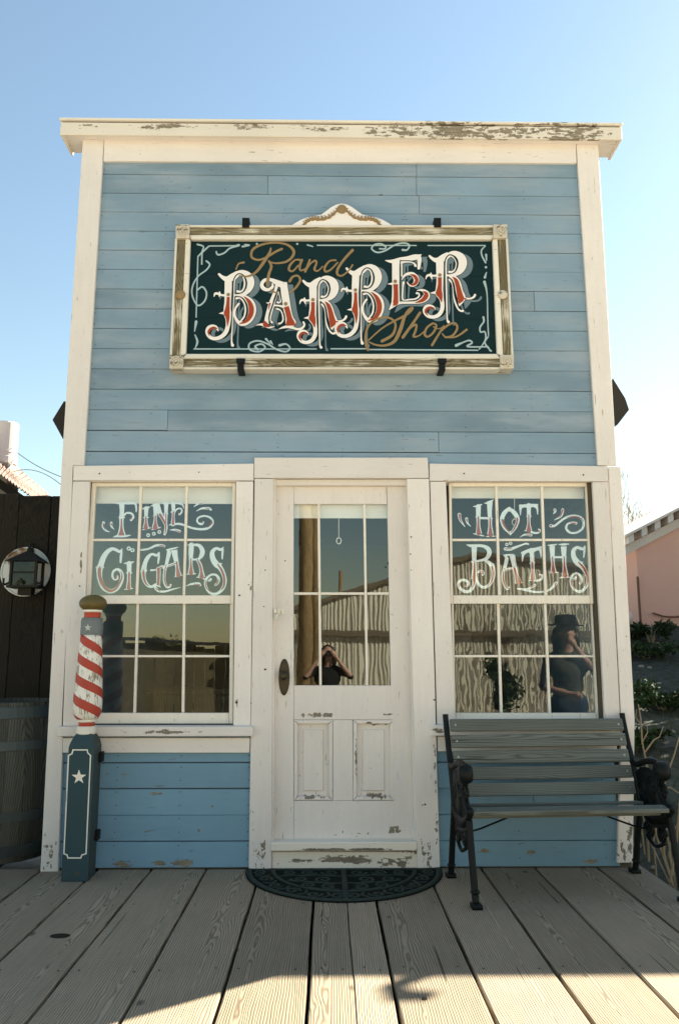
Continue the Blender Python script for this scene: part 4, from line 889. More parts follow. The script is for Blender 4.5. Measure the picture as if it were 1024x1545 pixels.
pane_letter(WR, 678, 745, K, [[(835, 205, 40), (772, 262, 60), (738, 330, 60), (735, 390, 52), (770, 480, 40), (852, 562, 30)], [(835, 205, 40), (908, 270, 62), (948, 330, 56), (950, 390, 50), (915, 480, 42), (852, 562, 30)], [(835, 182, 6), (835, 230, 40)], [(852, 540, 30), (852, 586, 6)]], [[(740, 370, 30), (770, 455, 24), (845, 552, 6)], [(948, 352, 26), (940, 412, 24), (905, 490, 18), (860, 550, 6)]], dots=[(738, 362, 9), (945, 342, 9)])
pane_letter(WR, 780, 745, K, [[(160, 160, 60), (160, 290, 56), (160, 330, 48), (160, 430, 50), (160, 515, 96)], [(28, 165, 14), (100, 162, 28), (200, 155, 30), (288, 152, 14)], [(45, 172, 48), (43, 230, 28), (42, 298, 12)], [(262, 165, 48), (280, 220, 28), (283, 288, 12)], [(62, 190, 26), (105, 178, 26), (150, 200, 10)], [(245, 185, 26), (215, 172, 26), (170, 200, 10)], [(94, 520, 7), (160, 520, 26), (220, 545, 30), (280, 550, 26), (315, 520, 28), (300, 500, 24)], [(122, 318, 5), (160, 312, 36), (200, 318, 5)]],
            [[(159, 312, 16), (160, 420, 24), (160, 515, 64)]], dots=[(158, 298, 8), (300, 525, 12)])
pane_letter(WR, 780, 745, K, [[(34, 612, 6), (100, 575, 24), (190, 580, 40)], [(470, 450, 48), (520, 450, 30), (600, 390, 30), (680, 335, 32), (780, 310, 34), (880, 330, 36), (930, 400, 36), (910, 490, 30), (830, 545, 28), (740, 545, 30), (685, 490, 32), (700, 430, 28), (760, 404, 26), (822, 414, 38)], [(525, 226, 42), (530, 250, 30), (498, 287, 6)], [(635, 226, 42), (610, 312, 32), (513, 372, 6)]],
            [[(108, 578, 5), (186, 580, 18)], [(690, 335, 6), (800, 318, 16), (890, 345, 16), (928, 395, 5)], [(748, 408, 6), (816, 415, 22)], [(526, 225, 20), (524, 246, 8)], [(634, 228, 24), (610, 300, 16), (575, 338, 5)]], dots=[(470, 450, 14)])
# BATHS
pane_letter(WR, 680, 812, K, [[(325, 120, 76), (325, 250, 66), (325, 340, 60), (326, 430, 58), (324, 540, 78), (325, 620, 56), (300, 700, 46), (240, 750, 42), (165, 735, 42), (107, 670, 40), (112, 612, 40), (170, 585, 36), (230, 610, 38), (240, 648, 34), (212, 668, 36)], [(216, 90, 8), (290, 108, 42), (430, 106, 40), (520, 150, 62), (535, 220, 62), (490, 290, 46), (400, 315, 30), (345, 320, 22)], [(470, 308, 28), (560, 370, 62), (592, 450, 60), (590, 540, 52), (550, 640, 42), (470, 690, 40), (400, 660, 36), (362, 590, 34), (352, 520, 20)], [(380, 478, 28), (420, 460, 34), (455, 490, 36), (445, 515, 28)], [(273, 335, 5), (325, 330, 44)], [(272, 562, 5), (325, 555, 50)]],
            [[(325, 350, 20), (328, 450, 28), (322, 560, 42), (325, 625, 24), (300, 692, 8)], [(580, 410, 26), (595, 500, 26), (570, 605, 18), (518, 672, 5)], [(392, 466, 8), (436, 465, 18), (450, 505, 16)], [(110, 630, 8), (112, 685, 16)], [(220, 655, 14), (205, 665, 16)]], dots=[(325, 330, 8), (577, 396, 8)])
pane_letter(WR, 680, 812, K, [[(748, 240, 20), (780, 290, 52), (756, 400, 46), (735, 480, 42), (730, 570, 42), (750, 650, 44), (790, 710, 40), (815, 688, 24)], [(858, 240, 80), (890, 400, 62), (918, 530, 64), (942, 622, 104)], [(890, 632, 8), (950, 632, 26), (1004, 618, 8)], [(740, 445, 34), (890, 420, 30)], [(728, 236, 8), (800, 236, 26), (880, 226, 8)]],
            [[(890, 425, 24), (922, 530, 40), (948, 620, 72)], [(740, 470, 14), (735, 570, 20), (760, 660, 20), (800, 705, 18)], [(760, 450, 8), (880, 428, 8)]], dots=[(882, 406, 8), (746, 430, 8)])
pane_letter(WR, 680, 812, K, [[(760, 150, 46), (830, 155, 40), (900, 130, 35), (1000, 92, 24), (1050, 76, 26), (1085, 84, 24)]], [[(768, 150, 14), (850, 148, 10)]], rings=[(782, 88, 22), (835, 72, 22)])
K2 = .1123
pane_letter(WR, 780, 812, K2, [[(190, 160, 60), (196, 250, 56), (200, 330, 56), (205, 430, 54), (206, 552, 94)], [(62, 198, 30), (150, 165, 38), (250, 140, 30), (328, 112, 12)], [(76, 200, 40), (70, 260, 26), (66, 312, 10)], [(304, 140, 46), (315, 200, 26), (316, 252, 12)], [(92, 210, 24), (140, 180, 24), (180, 200, 10)], [(285, 150, 26), (250, 158, 26), (214, 190, 10)], [(148, 572, 8), (205, 562, 26), (270, 570, 30), (325, 545, 28), (330, 500, 28), (296, 490, 26)], [(160, 340, 5), (200, 330, 36), (240, 332, 5)]],
            [[(200, 342, 24), (205, 440, 30), (207, 548, 52)]], dots=[(200, 320, 8), (300, 500, 12)])
pane_letter(WR, 780, 812, K2, [[(465, 110, 76), (470, 250, 56), (476, 350, 50), (482, 452, 84)], [(404, 95, 8), (465, 96, 30), (532, 80, 8)], [(430, 466, 7), (490, 460, 24), (556, 460, 8)], [(620, 110, 80), (625, 260, 56), (632, 380, 54), (642, 502, 84)], [(550, 85, 8), (620, 84, 30), (692, 78, 10)], [(558, 537, 8), (630, 520, 26), (702, 526, 10)], [(470, 255, 28), (625, 255, 28)], [(436, 262, 5), (470, 255, 40)], [(664, 258, 5), (626, 255, 40)]],
            [[(470, 262, 16), (478, 360, 24), (483, 452, 50)], [(628, 262, 16), (632, 380, 26), (640, 502, 56)]], dots=[(470, 252, 8), (626, 252, 8)])
pane_letter(WR, 780, 812, K2, [[(908, 108, 8), (870, 145, 38), (800, 125, 40), (752, 170, 56), (757, 250, 66), (800, 322, 80), (860, 372, 70), (910, 450, 52), (945, 540, 50), (935, 620, 46), (880, 700, 38), (810, 715, 36), (740, 660, 34), (715, 582, 32), (730, 510, 28), (790, 470, 26), (850, 510, 32), (865, 568, 36), (840, 605, 34)], [(902, 112, 24), (897, 180, 28), (890, 258, 14)], [(748, 545, 14), (790, 520, 16), (782, 548, 14), (760, 555, 10)], [(778, 350, 5), (830, 335, 56), (882, 322, 5)]],
            [[(830, 332, 16), (890, 400, 28), (930, 490, 26), (940, 582, 22), (920, 652, 6)], [(725, 560, 10), (735, 632, 14), (772, 692, 6)], [(855, 560, 5), (846, 600, 20)]], dots=[(822, 322, 8)])
pane_letter(WR, 780, 812, K2, [[(0, 680, 18), (100, 692, 34), (240, 722, 28), (370, 716, 24), (450, 680, 30), (520, 600, 38)], [(100, 682, 10), (180, 668, 26), (236, 630, 34)]], [[(498, 640, 8), (520, 602, 16)], [(188, 664, 8), (230, 634, 16)]])
# ------------------------------------------------------------------ barber pole
PXc, PYc = -1.4875, -.180
bp = thing('barber_pole', 'red and white striped barber pole on a square dark blue post with a star', 'barber pole', (PXc, PYc, 0))
M['post_blue'] = paint('dark_blue_post_paint', (0.028, 0.058, 0.066), 0.12, 'V', [pp(113, 1318, .2, .07, .25, -.257)], wood=(0.10, 0.085, 0.06), fade=0.25, rough=0.8)
M['post_side'] = paint('worn_post_side', (0.035, 0.05, 0.05), 0.55, 'V', wood=(0.12, 0.09, 0.05))
b = NB('striped_pole_paint', 0.5, 0.35); p = b.obj(); s3 = b.node('ShaderNodeSeparateXYZ'); b.set(s3, 0, p)
ang = b.math('ARCTAN2', s3.outputs[0], b.math('MULTIPLY', s3.outputs[1], -1.0))
f = b.math('FRACT', b.math('ADD', b.math('ADD', b.math('MULTIPLY', ang, 1/math.pi), b.math('DIVIDE', s3.outputs[2], 0.124)), 40.50))
red = b.math('MULTIPLY', b.smooth(f, 0.0, 0.012), b.math('SUBTRACT', 1.0, b.smooth(f, 0.46, 0.472)))
gn = b.noise(b.scale(b.pos(), (40, 40, 6)), 2.0, 6, 0.7); gl = b.noise(b.pos(), 14, 4, 0.6)
chip = b.smooth(b.math('ADD', b.math('MULTIPLY', gn, 0.6), b.math('MULTIPLY', gl, 0.4)), 0.50, 0.58)
wh = b.mix(chip, (0.74, 0.70, 0.63), (0.24, 0.19, 0.13))
chip2 = b.smooth(gn, 0.70, 0.75)
b.color(b.mix(red, wh, b.mix(chip2, (0.38, 0.045, 0.025), (0.24, 0.10, 0.06)))); b.normal(b.bump(b.math('ADD', gn, b.math('MULTIPLY', red, .6)), 0.35, 0.003)); M['stripe'] = b.m
M['ball'] = paint('worn_gilt_ball', (0.115, 0.085, 0.025), 0.35, 'V', wood=(0.05, 0.04, 0.018), rough=0.42)
M['ring_white'] = paint('white_ring_paint', (0.74, 0.69, 0.6), 0.25, 'V')
M['ring_red'] = paint('red_ring_paint', (0.42, 0.06, 0.03), 0.12, 'V', wood=(0.25, 0.15, 0.1))
M['star_worn'] = paint('worn_star_paint', (0.45, 0.45, 0.43), 0.5, 'V', wood=(0.12, 0.14, 0.14))
M['collar'] = paint('grey_blue_collar', (0.15, 0.168, 0.17), 0.30, 'V', wood=(0.10, 0.08, 0.05))
zp = lambda y: P(130, y, PYc).z
HW = .0775
mb = MB(); zs0 = P(120, 1128, -.257).z
prof = [(HW, 0.0), (HW, zs0), (HW-.004, zs0+.018), (HW-.012, zs0+.042), (HW-.024, zs0+.066), (HW-.032, zs0+.078)]
vs_ = [(PXc+sx*h, PYc+sy*h, z) for h, z in prof for sx, sy in ((-1, -1), (1, -1), (1, 1), (-1, 1))]
n = len(prof)
mb.add(vs_, [(i*4+k, i*4+(k+1) % 4, (i+1)*4+(k+1) % 4, (i+1)*4+k) for i in range(n-1) for k in range(4)] + [(3, 2, 1, 0), tuple((n-1)*4+k for k in range(4))])
for i in range(len(mb.f)): mb.mi[i] = 1 if i < (n-1)*4 and i % 4 == 1 else 0
post = mb.build('post', [M['post_blue'], M['post_side']], bp)
br = Brush(0, 0, 1, PYc-HW)
loop = [(110.5, 1131.5), (132, 1131.5), (132.8, 1136), (137, 1140), (130.2, 1288), (124, 1290), (122, 1294.5), (103, 1294.5), (101.5, 1290), (96.8, 1288), (103.8, 1140), (109, 1137)]
def flatline(br, a, c, w_, d):
    l = math.hypot(c[0]-a[0], c[1]-a[1]); nx_, ny_ = -(c[1]-a[1])/l*w_/2, (c[0]-a[0])/l*w_/2; ex, ey = (c[0]-a[0])/l*w_/2, (c[1]-a[1])/l*w_/2
    br.c += 1; d += br.c*2e-5
    br.mb.add([br.pt(a[0]-ex+nx_, a[1]-ey+ny_, d), br.pt(c[0]+ex+nx_, c[1]+ey+ny_, d), br.pt(c[0]+ex-nx_, c[1]+ey-ny_, d), br.pt(a[0]-ex-nx_, a[1]-ey-ny_, d)], [(0, 1, 2, 3)], 0)
for i in range(len(loop)): flatline(br, loop[i], loop[(i+1) % len(loop)], 1.9, .0006)
br.build('border_line', [M['ring_white']], post)
br = Brush(0, 0, 1, PYc-HW)
st = [(119.5+(11.5 if k % 2 == 0 else 4.6)*math.sin(k*math.pi/5), 1172.5-(11.5 if k % 2 == 0 else 4.6)*math.cos(k*math.pi/5)) for k in range(10)]
br.mb.add([br.pt(119.5, 1172.5, .0008)]+[br.pt(x, y, .0008) for x, y in st], [(0, k+1, (k+1) % 10+1) for k in range(10)])
br.build('star', [M['ring_white']], post)
for (y) in (1143, 1262):
    z = P(150, y, PYc).z
    MB().box(PXc+HW+.0005, PXc+HW+.022, PYc+.02, PYc+.075, z-.03, z+.03).build('hinge', M['iron'], post, .003)
def turned(name, prof, mat, sm=True): return MB().lathe([(r_, z) for r_, z in prof], (PXc, PYc, 0), 36).build(name, M[mat], bp, smooth=sm, loc=(PXc, PYc, prof[0][1])) 
pm = lambda wpx: wpx/2/ (1202/5.13)
z1 = zs0+.076
yz = {y: zp(y) for y in (1099, 1095, 1089, 1085, 958, 936, 934, 930, 924, 922)}
turned('ring', [(pm(24), z1-.004), (pm(27), z1), (pm(27), yz[1095]-.002), (pm(24), yz[1095])], 'ring_white', False)
turned('neck', [(pm(23), yz[1095]), (pm(22), (yz[1095]+yz[1089])/2), (pm(24), yz[1089])], 'ring_red')
turned('ring', [(pm(26), yz[1089]), (pm(28), yz[1089]+.006), (pm(28), yz[1085]-.004), (pm(26), yz[1085])], 'ring_white', False)
MB().lathe([(pm(w_), zp(y)) for w_, y in ((27, 1085), (33, 1082.5), (37.5, 1078), (40, 1072), (41, 1064), (40.5, 1050), (38.5, 1030), (36, 1005), (33, 980), (31, 965), (30, 958))], (PXc, PYc, 0), 40).build('striped_shaft', M['stripe'], bp, smooth=True, loc=(PXc, PYc, zp(1085)))
turned('collar', [(pm(31), yz[958]), (pm(31.5), yz[958]+.004), (pm(31.5), yz[936]-.004), (pm(31), yz[936])], 'collar', False)
turned('ring', [(pm(30), yz[936]), (pm(31), yz[936]+.005), (pm(29), yz[934]+.006), (pm(24), yz[934]+.008)], 'collar', False)
turned('neck', [(pm(24), yz[934]+.006), (pm(23.5), yz[930]), (pm(24), yz[924])], 'ring_red')
turned('ring', [(pm(24), yz[924]-.001), (pm(28), yz[924]+.004), (pm(28), yz[922]+.006), (pm(24), yz[922]+.008)], 'ring_white', False)
cz = zp(910.5)
turned('ball', [(pm(22), yz[922]+.006)] + [(max(pm(40)*math.cos(a), .002), cz+.056*math.sin(a)) for a in [(-70+i*16)*math.pi/180 for i in range(11)]], 'ball')
br = Brush(0, 0, 1, PYc-pm(31.5)-.001)
st = [(133+(6 if k % 2 == 0 else 2.4)*math.sin(k*math.pi/5), 947-(6 if k % 2 == 0 else 2.4)*math.cos(k*math.pi/5)) for k in range(10)]
br.mb.add([br.pt(133, 947, .0)]+[br.pt(x, y, .0) for x, y in st], [(0, k+1, (k+1) % 10+1) for k in range(10)])
br.build('star', [M['star_worn']], bp)

# ------------------------------------------------------------------ bench (built about its own origin)
bench = thing('park_bench', 'weathered grey slatted bench with black scrolled iron ends below the HOT BATHS window', 'bench', (0, 0, 0))
BW = .572
def iron_end(sx):
    x = sx*BW; mb = MB()
    T = lambda pts, r, fl=1.0, sg=8: mb.tube([(x, y, z) for y, z in [q[:2] for q in cr([(a, c, 0) for a, c in pts], 5)]], r, sg)
    T([(.345, .945), (.335, .90), (.29, .78), (.235, .66), (.185, .54), (.165, .44), (.18, .36)], .018)
    T([(.165, .44), (.19, .34), (.235, .20), (.265, .09), (.29, .02)], .019)
    mb.box(x-.026, x+.026, .265, .335, 0, .022)
    T([(-.195, .42), (-.215, .33), (-.245, .20), (-.275, .09), (-.295, .02)], .019)
    mb.box(x-.026, x+.026, -.335, -.265, 0, .022)
    for (y, z) in ((-.283, .075), (.272, .075)): mb.lathe([(.018, -.012), (.027, 0), (.018, .012)], (x, y, z), 10)
    T([(.17, .425), (.06, .395), (-.05, .39), (-.14, .41), (-.205, .445), (-.225, .475)], .020)
    T([(.17, .425), (.05, .34), (-.08, .345), (-.205, .38)], .013)
    # skirt of cast scrollwork between seat and legs
    for cy, cz_, r_, d in ((.06, .30, .055, 1), (-.09, .30, .05, -1), (.12, .52, .05, 1), (-.13, .54, .05, -1), (-.02, .56, .06, 1)):
        mb.tube([(x, cy+d*r_*(1-t/26)*math.cos(t*.55), cz_+r_*(1-t/26)*math.sin(t*.55)) for t in range(24)], .011, 6)
    T([(.10, .26), (.0, .22), (-.12, .26)], .011)
    mb.prism([(x-.005, y, z) for y, z in ((.205, .60), (.16, .44), (.12, .36), (.0, .33), (-.16, .36), (-.19, .44), (-.12, .47), (-.06, .55), (-.10, .62), (.02, .655), (.12, .645))], (.010, 0, 0))
    end = mb.build('end_frame', M['iron'], bench, smooth=True, loc=(x, 0, 0))
    mb = MB()
    T2 = lambda pts, r: mb.tube([(x, y, z) for y, z in [q[:2] for q in cr([(a, c, 0) for a, c in pts], 6)]], r, 8)
    T2([(.245, .665), (.17, .655), (.06, .685), (-.05, .70), (-.13, .685)], .019)
    mb.lathe([(.010, -.040), (.045, -.034), (.056, -.012), (.056, .012), (.045, .034), (.010, .040)], (0, 0, 0), 18)
    k = len(mb.v)-6*18
    mb.v[k:] = [Vector((x+v.z, -.135+v.x, .655+v.y)) for v in mb.v[k:]]
    T2([(-.135, .61), (-.10, .56), (-.14, .50), (-.20, .46), (-.228, .478)], .018)
    mb.build('arm_rest', M['iron'], end, smooth=True)
    return end
iron_end(-1); iron_end(1)
sl_mesh = MB().box(-BW+.018, BW-.018, -.010, .010, -.0375, .0375).mesh('slat', M['slat'], .004)
bolt = MB().lathe([(.006, 0), (.006, -.002), (.003, -.004)], (0, 0, 0), 10, axis='Y').mesh('bolt', M['steel'])
for k in range(5):
    t = (k+.5)/5
    y, z = lerp(.172, .318, t), lerp(.470, .925, t)
    o = link('slat', sl_mesh, bench, (0, y, z)); o.rotation_euler.x = -.31+.0*k; o.rotation_euler.y = random.uniform(-.004, .004)
    for sx in (-1, 1):
        bo = link('bolt', bolt, o); bo.location = (sx*(BW-.05), -.0115, 0)
for k in range(4):
    t = k/3
    y, z = [(-.200, .462), (-.095, .425), (.015, .418), (.115, .440)][k]
    o = link('slat', sl_mesh, bench, (0, y, z)); o.rotation_euler.x = math.pi/2 + (.16, .05, -.05, -.14)[k]
    if k == 0: o.scale = (1, 1.25, .95)
    if k in (0, 3):
        for sx in (-1, 1):
            bo = link('bolt', bolt, o); bo.location = (sx*(BW-.05), .0115, 0); bo.rotation_euler.x = math.pi
for sx in (-1, 1):
    MB().tube([(sx*BW, .02, .30), (sx*(BW-.12), .02, .33), (sx*(BW-.30), .02, .395), (sx*.18, .02, .405)], .006, 6).build('brace_rod', M['iron'], bench)
bench.location = (1.330, -.445, 0); bench.rotation_euler.z = R(4.2)

# ------------------------------------------------------------------ door mat
matx, maty, mrx, mry = .100, -.022, .604, .668
mat_ = thing('door_mat', 'dark green half-round rubber mat with raised scrolls in front of the door', 'doormat', (matx, maty, 0))
arc = lambda k, n=40, z=0: [(matx+mrx*k*math.cos(math.pi+math.pi*i/n), maty+mry*k*math.sin(math.pi+math.pi*i/n), z) for i in range(n+1)]
mb = MB().prism([(x, y, .0065) for x, y, z in arc(1)], (0, 0, -.0055))
mb.build('mat_base', M['rubber'], mat_)
mb = MB()
def ridge(pts, r=.011):
    k = len(mb.v); mb.tube([(x, y, 0) for x, y in pts], r, 6, cap=True)
    mb.v[k:] = [Vector((v.x, v.y, .0065+v.z*.42)) for v in mb.v[k:]]
ins = lambda x, y: (matx+x*mrx, maty-y*mry)
ridge([(x, y) for x, y, z in arc(.965)], .018); ridge([ins(-.97, .03), ins(.97, .03)], .018); ridge([ins(0, .04), ins(0, .95)], .017)
ridge([(x, y) for x, y, z in arc(.72)], .013)
for sg in (-1, 1):
    def spiral(cx_, cy_, r0, a0, turns, d=1, r=.0095):
        n_ = 26; ridge([ins(sg*(cx_+r0*(1-.85*i/n_)*math.cos(a0+d*turns*2*math.pi*i/n_)), cy_+r0*(1-.85*i/n_)*math.sin(a0+d*turns*2*math.pi*i/n_)) for i in range(n_+1)], r)
    def bez(pts, r=.010): ridge([ins(sg*x, y) for x, y, _ in cr([(a, c, 0) for a, c in pts], 5)], r)
    for q in range(6):
        a = R(8+q*15.5); cx_, cy_ = .845*math.cos(a), .845*math.sin(a)
        spiral(cx_, cy_, .075, a+2, 1.3, 1 if q % 2 else -1)
        a2 = R(15.5+q*15.5)
        if q < 5: bez([(.775*math.cos(a2), .775*math.sin(a2)), (.84*math.cos(a2+.04), .84*math.sin(a2+.04)), (.91*math.cos(a2-.02), .91*math.sin(a2-.02))])
    for (cx_, cy_, r0, a0, tn, d) in ((.14, .14, .085, 0, 1.3, 1), (.36, .13, .08, 3, 1.4, -1), (.56, .13, .07, 1, 1.3, 1), (.20, .36, .095, 2, 1.4, -1), (.44, .34, .085, 0, 1.4, 1), (.15, .58, .08, 4, 1.3, 1), (.34, .53, .07, 1, 1.3, -1)):
        spiral(cx_, cy_, r0, a0, tn, d)
    bez([(.03, .25), (.15, .25), (.27, .22), (.38, .24), (.52, .22), (.64, .26)]); bez([(.03, .47), (.12, .48), (.25, .46), (.36, .43), (.55, .38)]); bez([(.05, .68), (.12, .66), (.22, .66), (.34, .60)])
tag(mb.build('raised_scrolls', M['rubber_up'], mat_, smooth=True), kind='stuff')

# ------------------------------------------------------------------ left: plank fence, barrel, lantern, neighbour's roof
fence = thing('plank_fence', 'tall dark plank fence standing left of the shop behind the barrel', 'fence', (-2.9, .95, 0))
x = -1.80; k = 0
ztopf = P(40, 747, .95).z
while x > -4.3:
    wd = random.uniform(.19, .25); t = ztopf+random.uniform(-.02, .012)
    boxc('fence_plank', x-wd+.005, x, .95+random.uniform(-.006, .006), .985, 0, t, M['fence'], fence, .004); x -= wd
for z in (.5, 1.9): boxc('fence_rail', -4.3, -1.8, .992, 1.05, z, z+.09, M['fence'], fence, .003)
boxc('fence_cap', -1.98, -1.80, .90, .944, ztopf-.9, ztopf-.03, M['fence'], fence, .004)
bar = thing('wooden_barrel', 'old grey wooden barrel with iron hoops standing before the dark fence', 'barrel', (-2.235, .44, 0))
bprof = lambda z: .345+.075*(1-((z-.50)/.50)**2)
ns = 22
def stave_mesh():
    mb = MB(); nz = 8; a = math.pi/ns*.985
    for k in range(nz+1):
        z = 1.0*k/nz; r_ = bprof(z)
        for rr, an in ((r_, -a), (r_+.003, 0), (r_, a), (r_-.025, a), (r_-.025, -a)): mb.v.append(Vector((rr*math.sin(an), -rr*math.cos(an), z)))
    mb.f = [(k*5+q, k*5+(q+1) % 5, (k+1)*5+(q+1) % 5, (k+1)*5+q) for k in range(nz) for q in range(5)] + [(4, 3, 2, 1, 0), tuple(nz*5+q for q in range(5))]; mb.mi = [0]*len(mb.f)
    return mb.mesh('stave', M['barrel'])
sm_ = stave_mesh()
for k in range(ns):
    o = link('stave', sm_, bar); o.rotation_euler.z = 2*math.pi*k/ns
for z0, hh in ((.90, .075), (.70, .06), (.26, .06), (.04, .07)):
    MB().lathe([(bprof(z0)+.004, z0), (bprof(z0)+.0075, z0+.002), (bprof(z0+hh)+.0075, z0+hh-.002), (bprof(z0+hh)+.004, z0+hh)], (-2.235, .44, 0), 44).build('hoop', M['hoop'], bar, smooth=False)
MB().lathe([(.32, .93), (.32, .955)], (-2.235, .44, 0), 32).build('barrel_head', M['barrel'], bar)

b = NB('chipped_white_enamel', 0.45, 0.4); p = b.pos()
n_ = b.noise(p, 7, 6, 0.7); ql = P(22, 838, .9); d = b.vmath('LENGTH', b.vmath('SUBTRACT', p, tuple(ql)))
rs = b.smooth(b.math('ADD', b.math('MULTIPLY', n_, 0.6), b.math('MULTIPLY', b.math('SUBTRACT', 0.16, d), 1.2)), 0.36, 0.46)
b.color(b.mix(rs, (0.60, 0.61, 0.56), (0.20, 0.105, 0.04))); M['enamel'] = b.m
c = P(37, 862, .90)
disc = thing('enamel_disc', 'round white enamel plate with rust patches fixed to the dark fence', 'plate', (c.x, .94, c.z))
rr = (P(75, 862, .90)-c).x
mb = MB().lathe([(rr*.97, 0), (rr, .008), (rr*.99, .018), (rr*.95, .022), (rr*.9, .014), (.01, .012)], (0, 0, 0), 40, axis='Y')
mb.v = [Vector((v.x+c.x, .938-abs(v.y), v.z+c.z)) for v in mb.v]; mb.build('disc', M['enamel'], disc, smooth=False)
M['lamp_iron'] = plain('rusted_lantern_iron', (0.022, 0.018, 0.012), 0.7, 0.3, 0.3)
M['lamp_glass'] = glass('lantern_glass', 0.004, 12.0, 0.03, (0.015, 0.012, 0.008, 1))
lan = thing('wall_lantern', 'dark iron lantern with peaked roof hanging against the white disc', 'lantern', (c.x, .86, c.z))
q = lambda x, y: P(x, y, .84)
zr, zt_, zb_ = q(40, 829).z, q(40, 846).z, q(40, 884).z; xc_ = q(43, 850).x; hw = (q(62, 860)-q(25, 860)).x/2
mb = MB(); v = [(xc_, .85, zr)]+[(xc_+sx*(hw*1.45), .85+sy*hw*1.3-.0, zt_-.012) for sx, sy in ((-1, -1), (1, -1), (1, .6), (-1, .6))]
mb.add(v, [(0, 1, 2), (0, 2, 3), (0, 3, 4), (0, 4, 1), (4, 3, 2, 1)]); mb.lathe([(.012, zr-.02), (.022, zr), (.012, zr+.018), (.003, zr+.03)], (xc_, .85, 0), 10)
mb.build('lantern_roof', M['lamp_iron'], lan)
mb = MB()
for sx in (-1, 1):
    for y in (.85-hw, .85+hw*.55): mb.box(xc_+sx*hw-.009, xc_+sx*hw+.009, y-.009, y+.009, zb_, zt_-.01)
mb.box(xc_-hw*1.25, xc_+hw*1.25, .85-hw*1.15, .85+hw*.6, zb_-.018, zb_); mb.box(xc_-.05, xc_+.05, .80, .88, zb_-.07, zb_-.019)
mb.box(xc_-hw, xc_+hw, .85-hw-.004, .85-hw+.004, (zt_+zb_)/2-.006, (zt_+zb_)/2+.006)
mb.tube([(xc_-hw, .85-hw, zb_+.02), (xc_-hw-.05, .85-hw, zb_+.0), (xc_-hw-.055, .86-hw, zb_+.05)], .010, 6); mb.tube([(xc_+hw, .85-hw, zb_+.02), (xc_+hw+.04, .85-hw, zb_+.01), (xc_+hw+.05, .86-hw, zb_+.05)], .010, 6)
mb.tube([(xc_, .93, zt_), (xc_, .91, zr+.05), (xc_, .86, zr+.045), (xc_, .85, zr+.02)], .008, 6)
mb.build('lantern_frame', M['lamp_iron'], lan)
MB().box(xc_-hw+.01, xc_+hw-.01, .85-hw+.004, .85-hw+.007, zb_+.001, zt_-.012).build('lantern_glass', M['lamp_glass'], lan)
MB().lathe([(.014, zb_), (.02, zb_+.02), (.012, zb_+.05), (.016, zb_+.09), (.006, zb_+.11)], (xc_, .85, 0), 12).build('lantern_chimney', M['enamel'], lan, smooth=True)

lh = thing('neighbour_house', 'low house behind the fence with a rusty corrugated roof and stub chimney', 'house', (-4, 4, 0))
M['rust_roof'] = metal_sheet('rusted_roof_iron', (0.17, 0.105, 0.075), (0.12, 0.06, 0.038), 0.7)
a0, a1, b0, b1 = P(-60, 672, 3.0), P(47, 748, 3.0), P(-60, 630, 6.5), P(76, 747, 6.5)
mb = MB(); n1_, n2_ = 96, 4
vs_ = []
for j in range(n2_+1):
    for i in range(n1_+1):
        q0, q1 = a0.lerp(a1, i/n1_), b0.lerp(b1, i/n1_); v = q0.lerp(q1, j/n2_); vs_.append(v+Vector((0, 0, .012*math.sin(i*1.57))))
nv = len(vs_); vs_ += [v-Vector((0, 0, .012)) for v in vs_]
W1 = n1_+1
fs = [(j*W1+i, j*W1+i+1, (j+1)*W1+i+1, (j+1)*W1+i) for j in range(n2_) for i in range(n1_)] + [(nv+j*W1+i, nv+(j+1)*W1+i, nv+(j+1)*W1+i+1, nv+j*W1+i+1) for j in range(n2_) for i in range(n1_)] + [(i, nv+i, nv+i+1, i+1) for i in range(n1_)]
mb.add(vs_, fs).build('roof_sheet', M['rust_roof'], lh)
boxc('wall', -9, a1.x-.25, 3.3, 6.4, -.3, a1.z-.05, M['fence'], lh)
MB().prism([a0-Vector((0, -.08, .06)), a0-Vector((0, -.08, .16)), a1-Vector((0, -.08, .16)), a1-Vector((0, -.08, .06))], (0, .04, 0)).build('barge_board', M['fence'], lh)
M['stone'] = plain('chimney_stone', (0.30, 0.25, 0.20), 0.9, 0.2, var=0.3, ns=18, bump=0.5)
c0, c1 = P(-2, 735, 4.6), P(20, 699, 4.6)
boxc('chimney', c0.x, c1.x, 4.5, 4.85, c0.z-.3, c1.z, M['stone'], lh, .02)
bk = thing('plastic_bucket', 'pinkish white plastic bucket upturned over the stub chimney', 'bucket', (P(9, 700, 4.67).x, 4.67, c1.z))
zb2, zt2 = P(9, 701, 4.67).z, P(9, 639, 4.67).z; cxb = P(9, 670, 4.67).x; rb = (P(27, 670, 4.67)-P(-9, 670, 4.67)).x/2
M['bucket'] = plain('bucket_plastic', (0.72, 0.62, 0.57), 0.5, 0.4, var=0.08)
h = zt2-zb2
MB().lathe([(rb*.97, 0), (rb*1.0, .012), (rb*1.0, h*.16), (rb*.96, h*.17), (rb*.97, h*.24), (rb*1.0, h*.26), (rb*.99, h*.30), (rb*.97, h*.31), (rb*.95, h*.97), (rb*.9, h), (.01, h)], (cxb, 4.67, zb2), 28).build('bucket_body', M['bucket'], bk)
MB().tube([(cxb+rb*.99, 4.67, zb2+h*.28), (cxb+rb*1.1, 4.62, zb2+h*.1), (cxb+rb*.9, 4.45, zb2-.12)], .006, 6).build('handle', M['steel'], bk)
M['wire'] = plain('grey_wire', (0.12, 0.12, 0.13), 0.6)
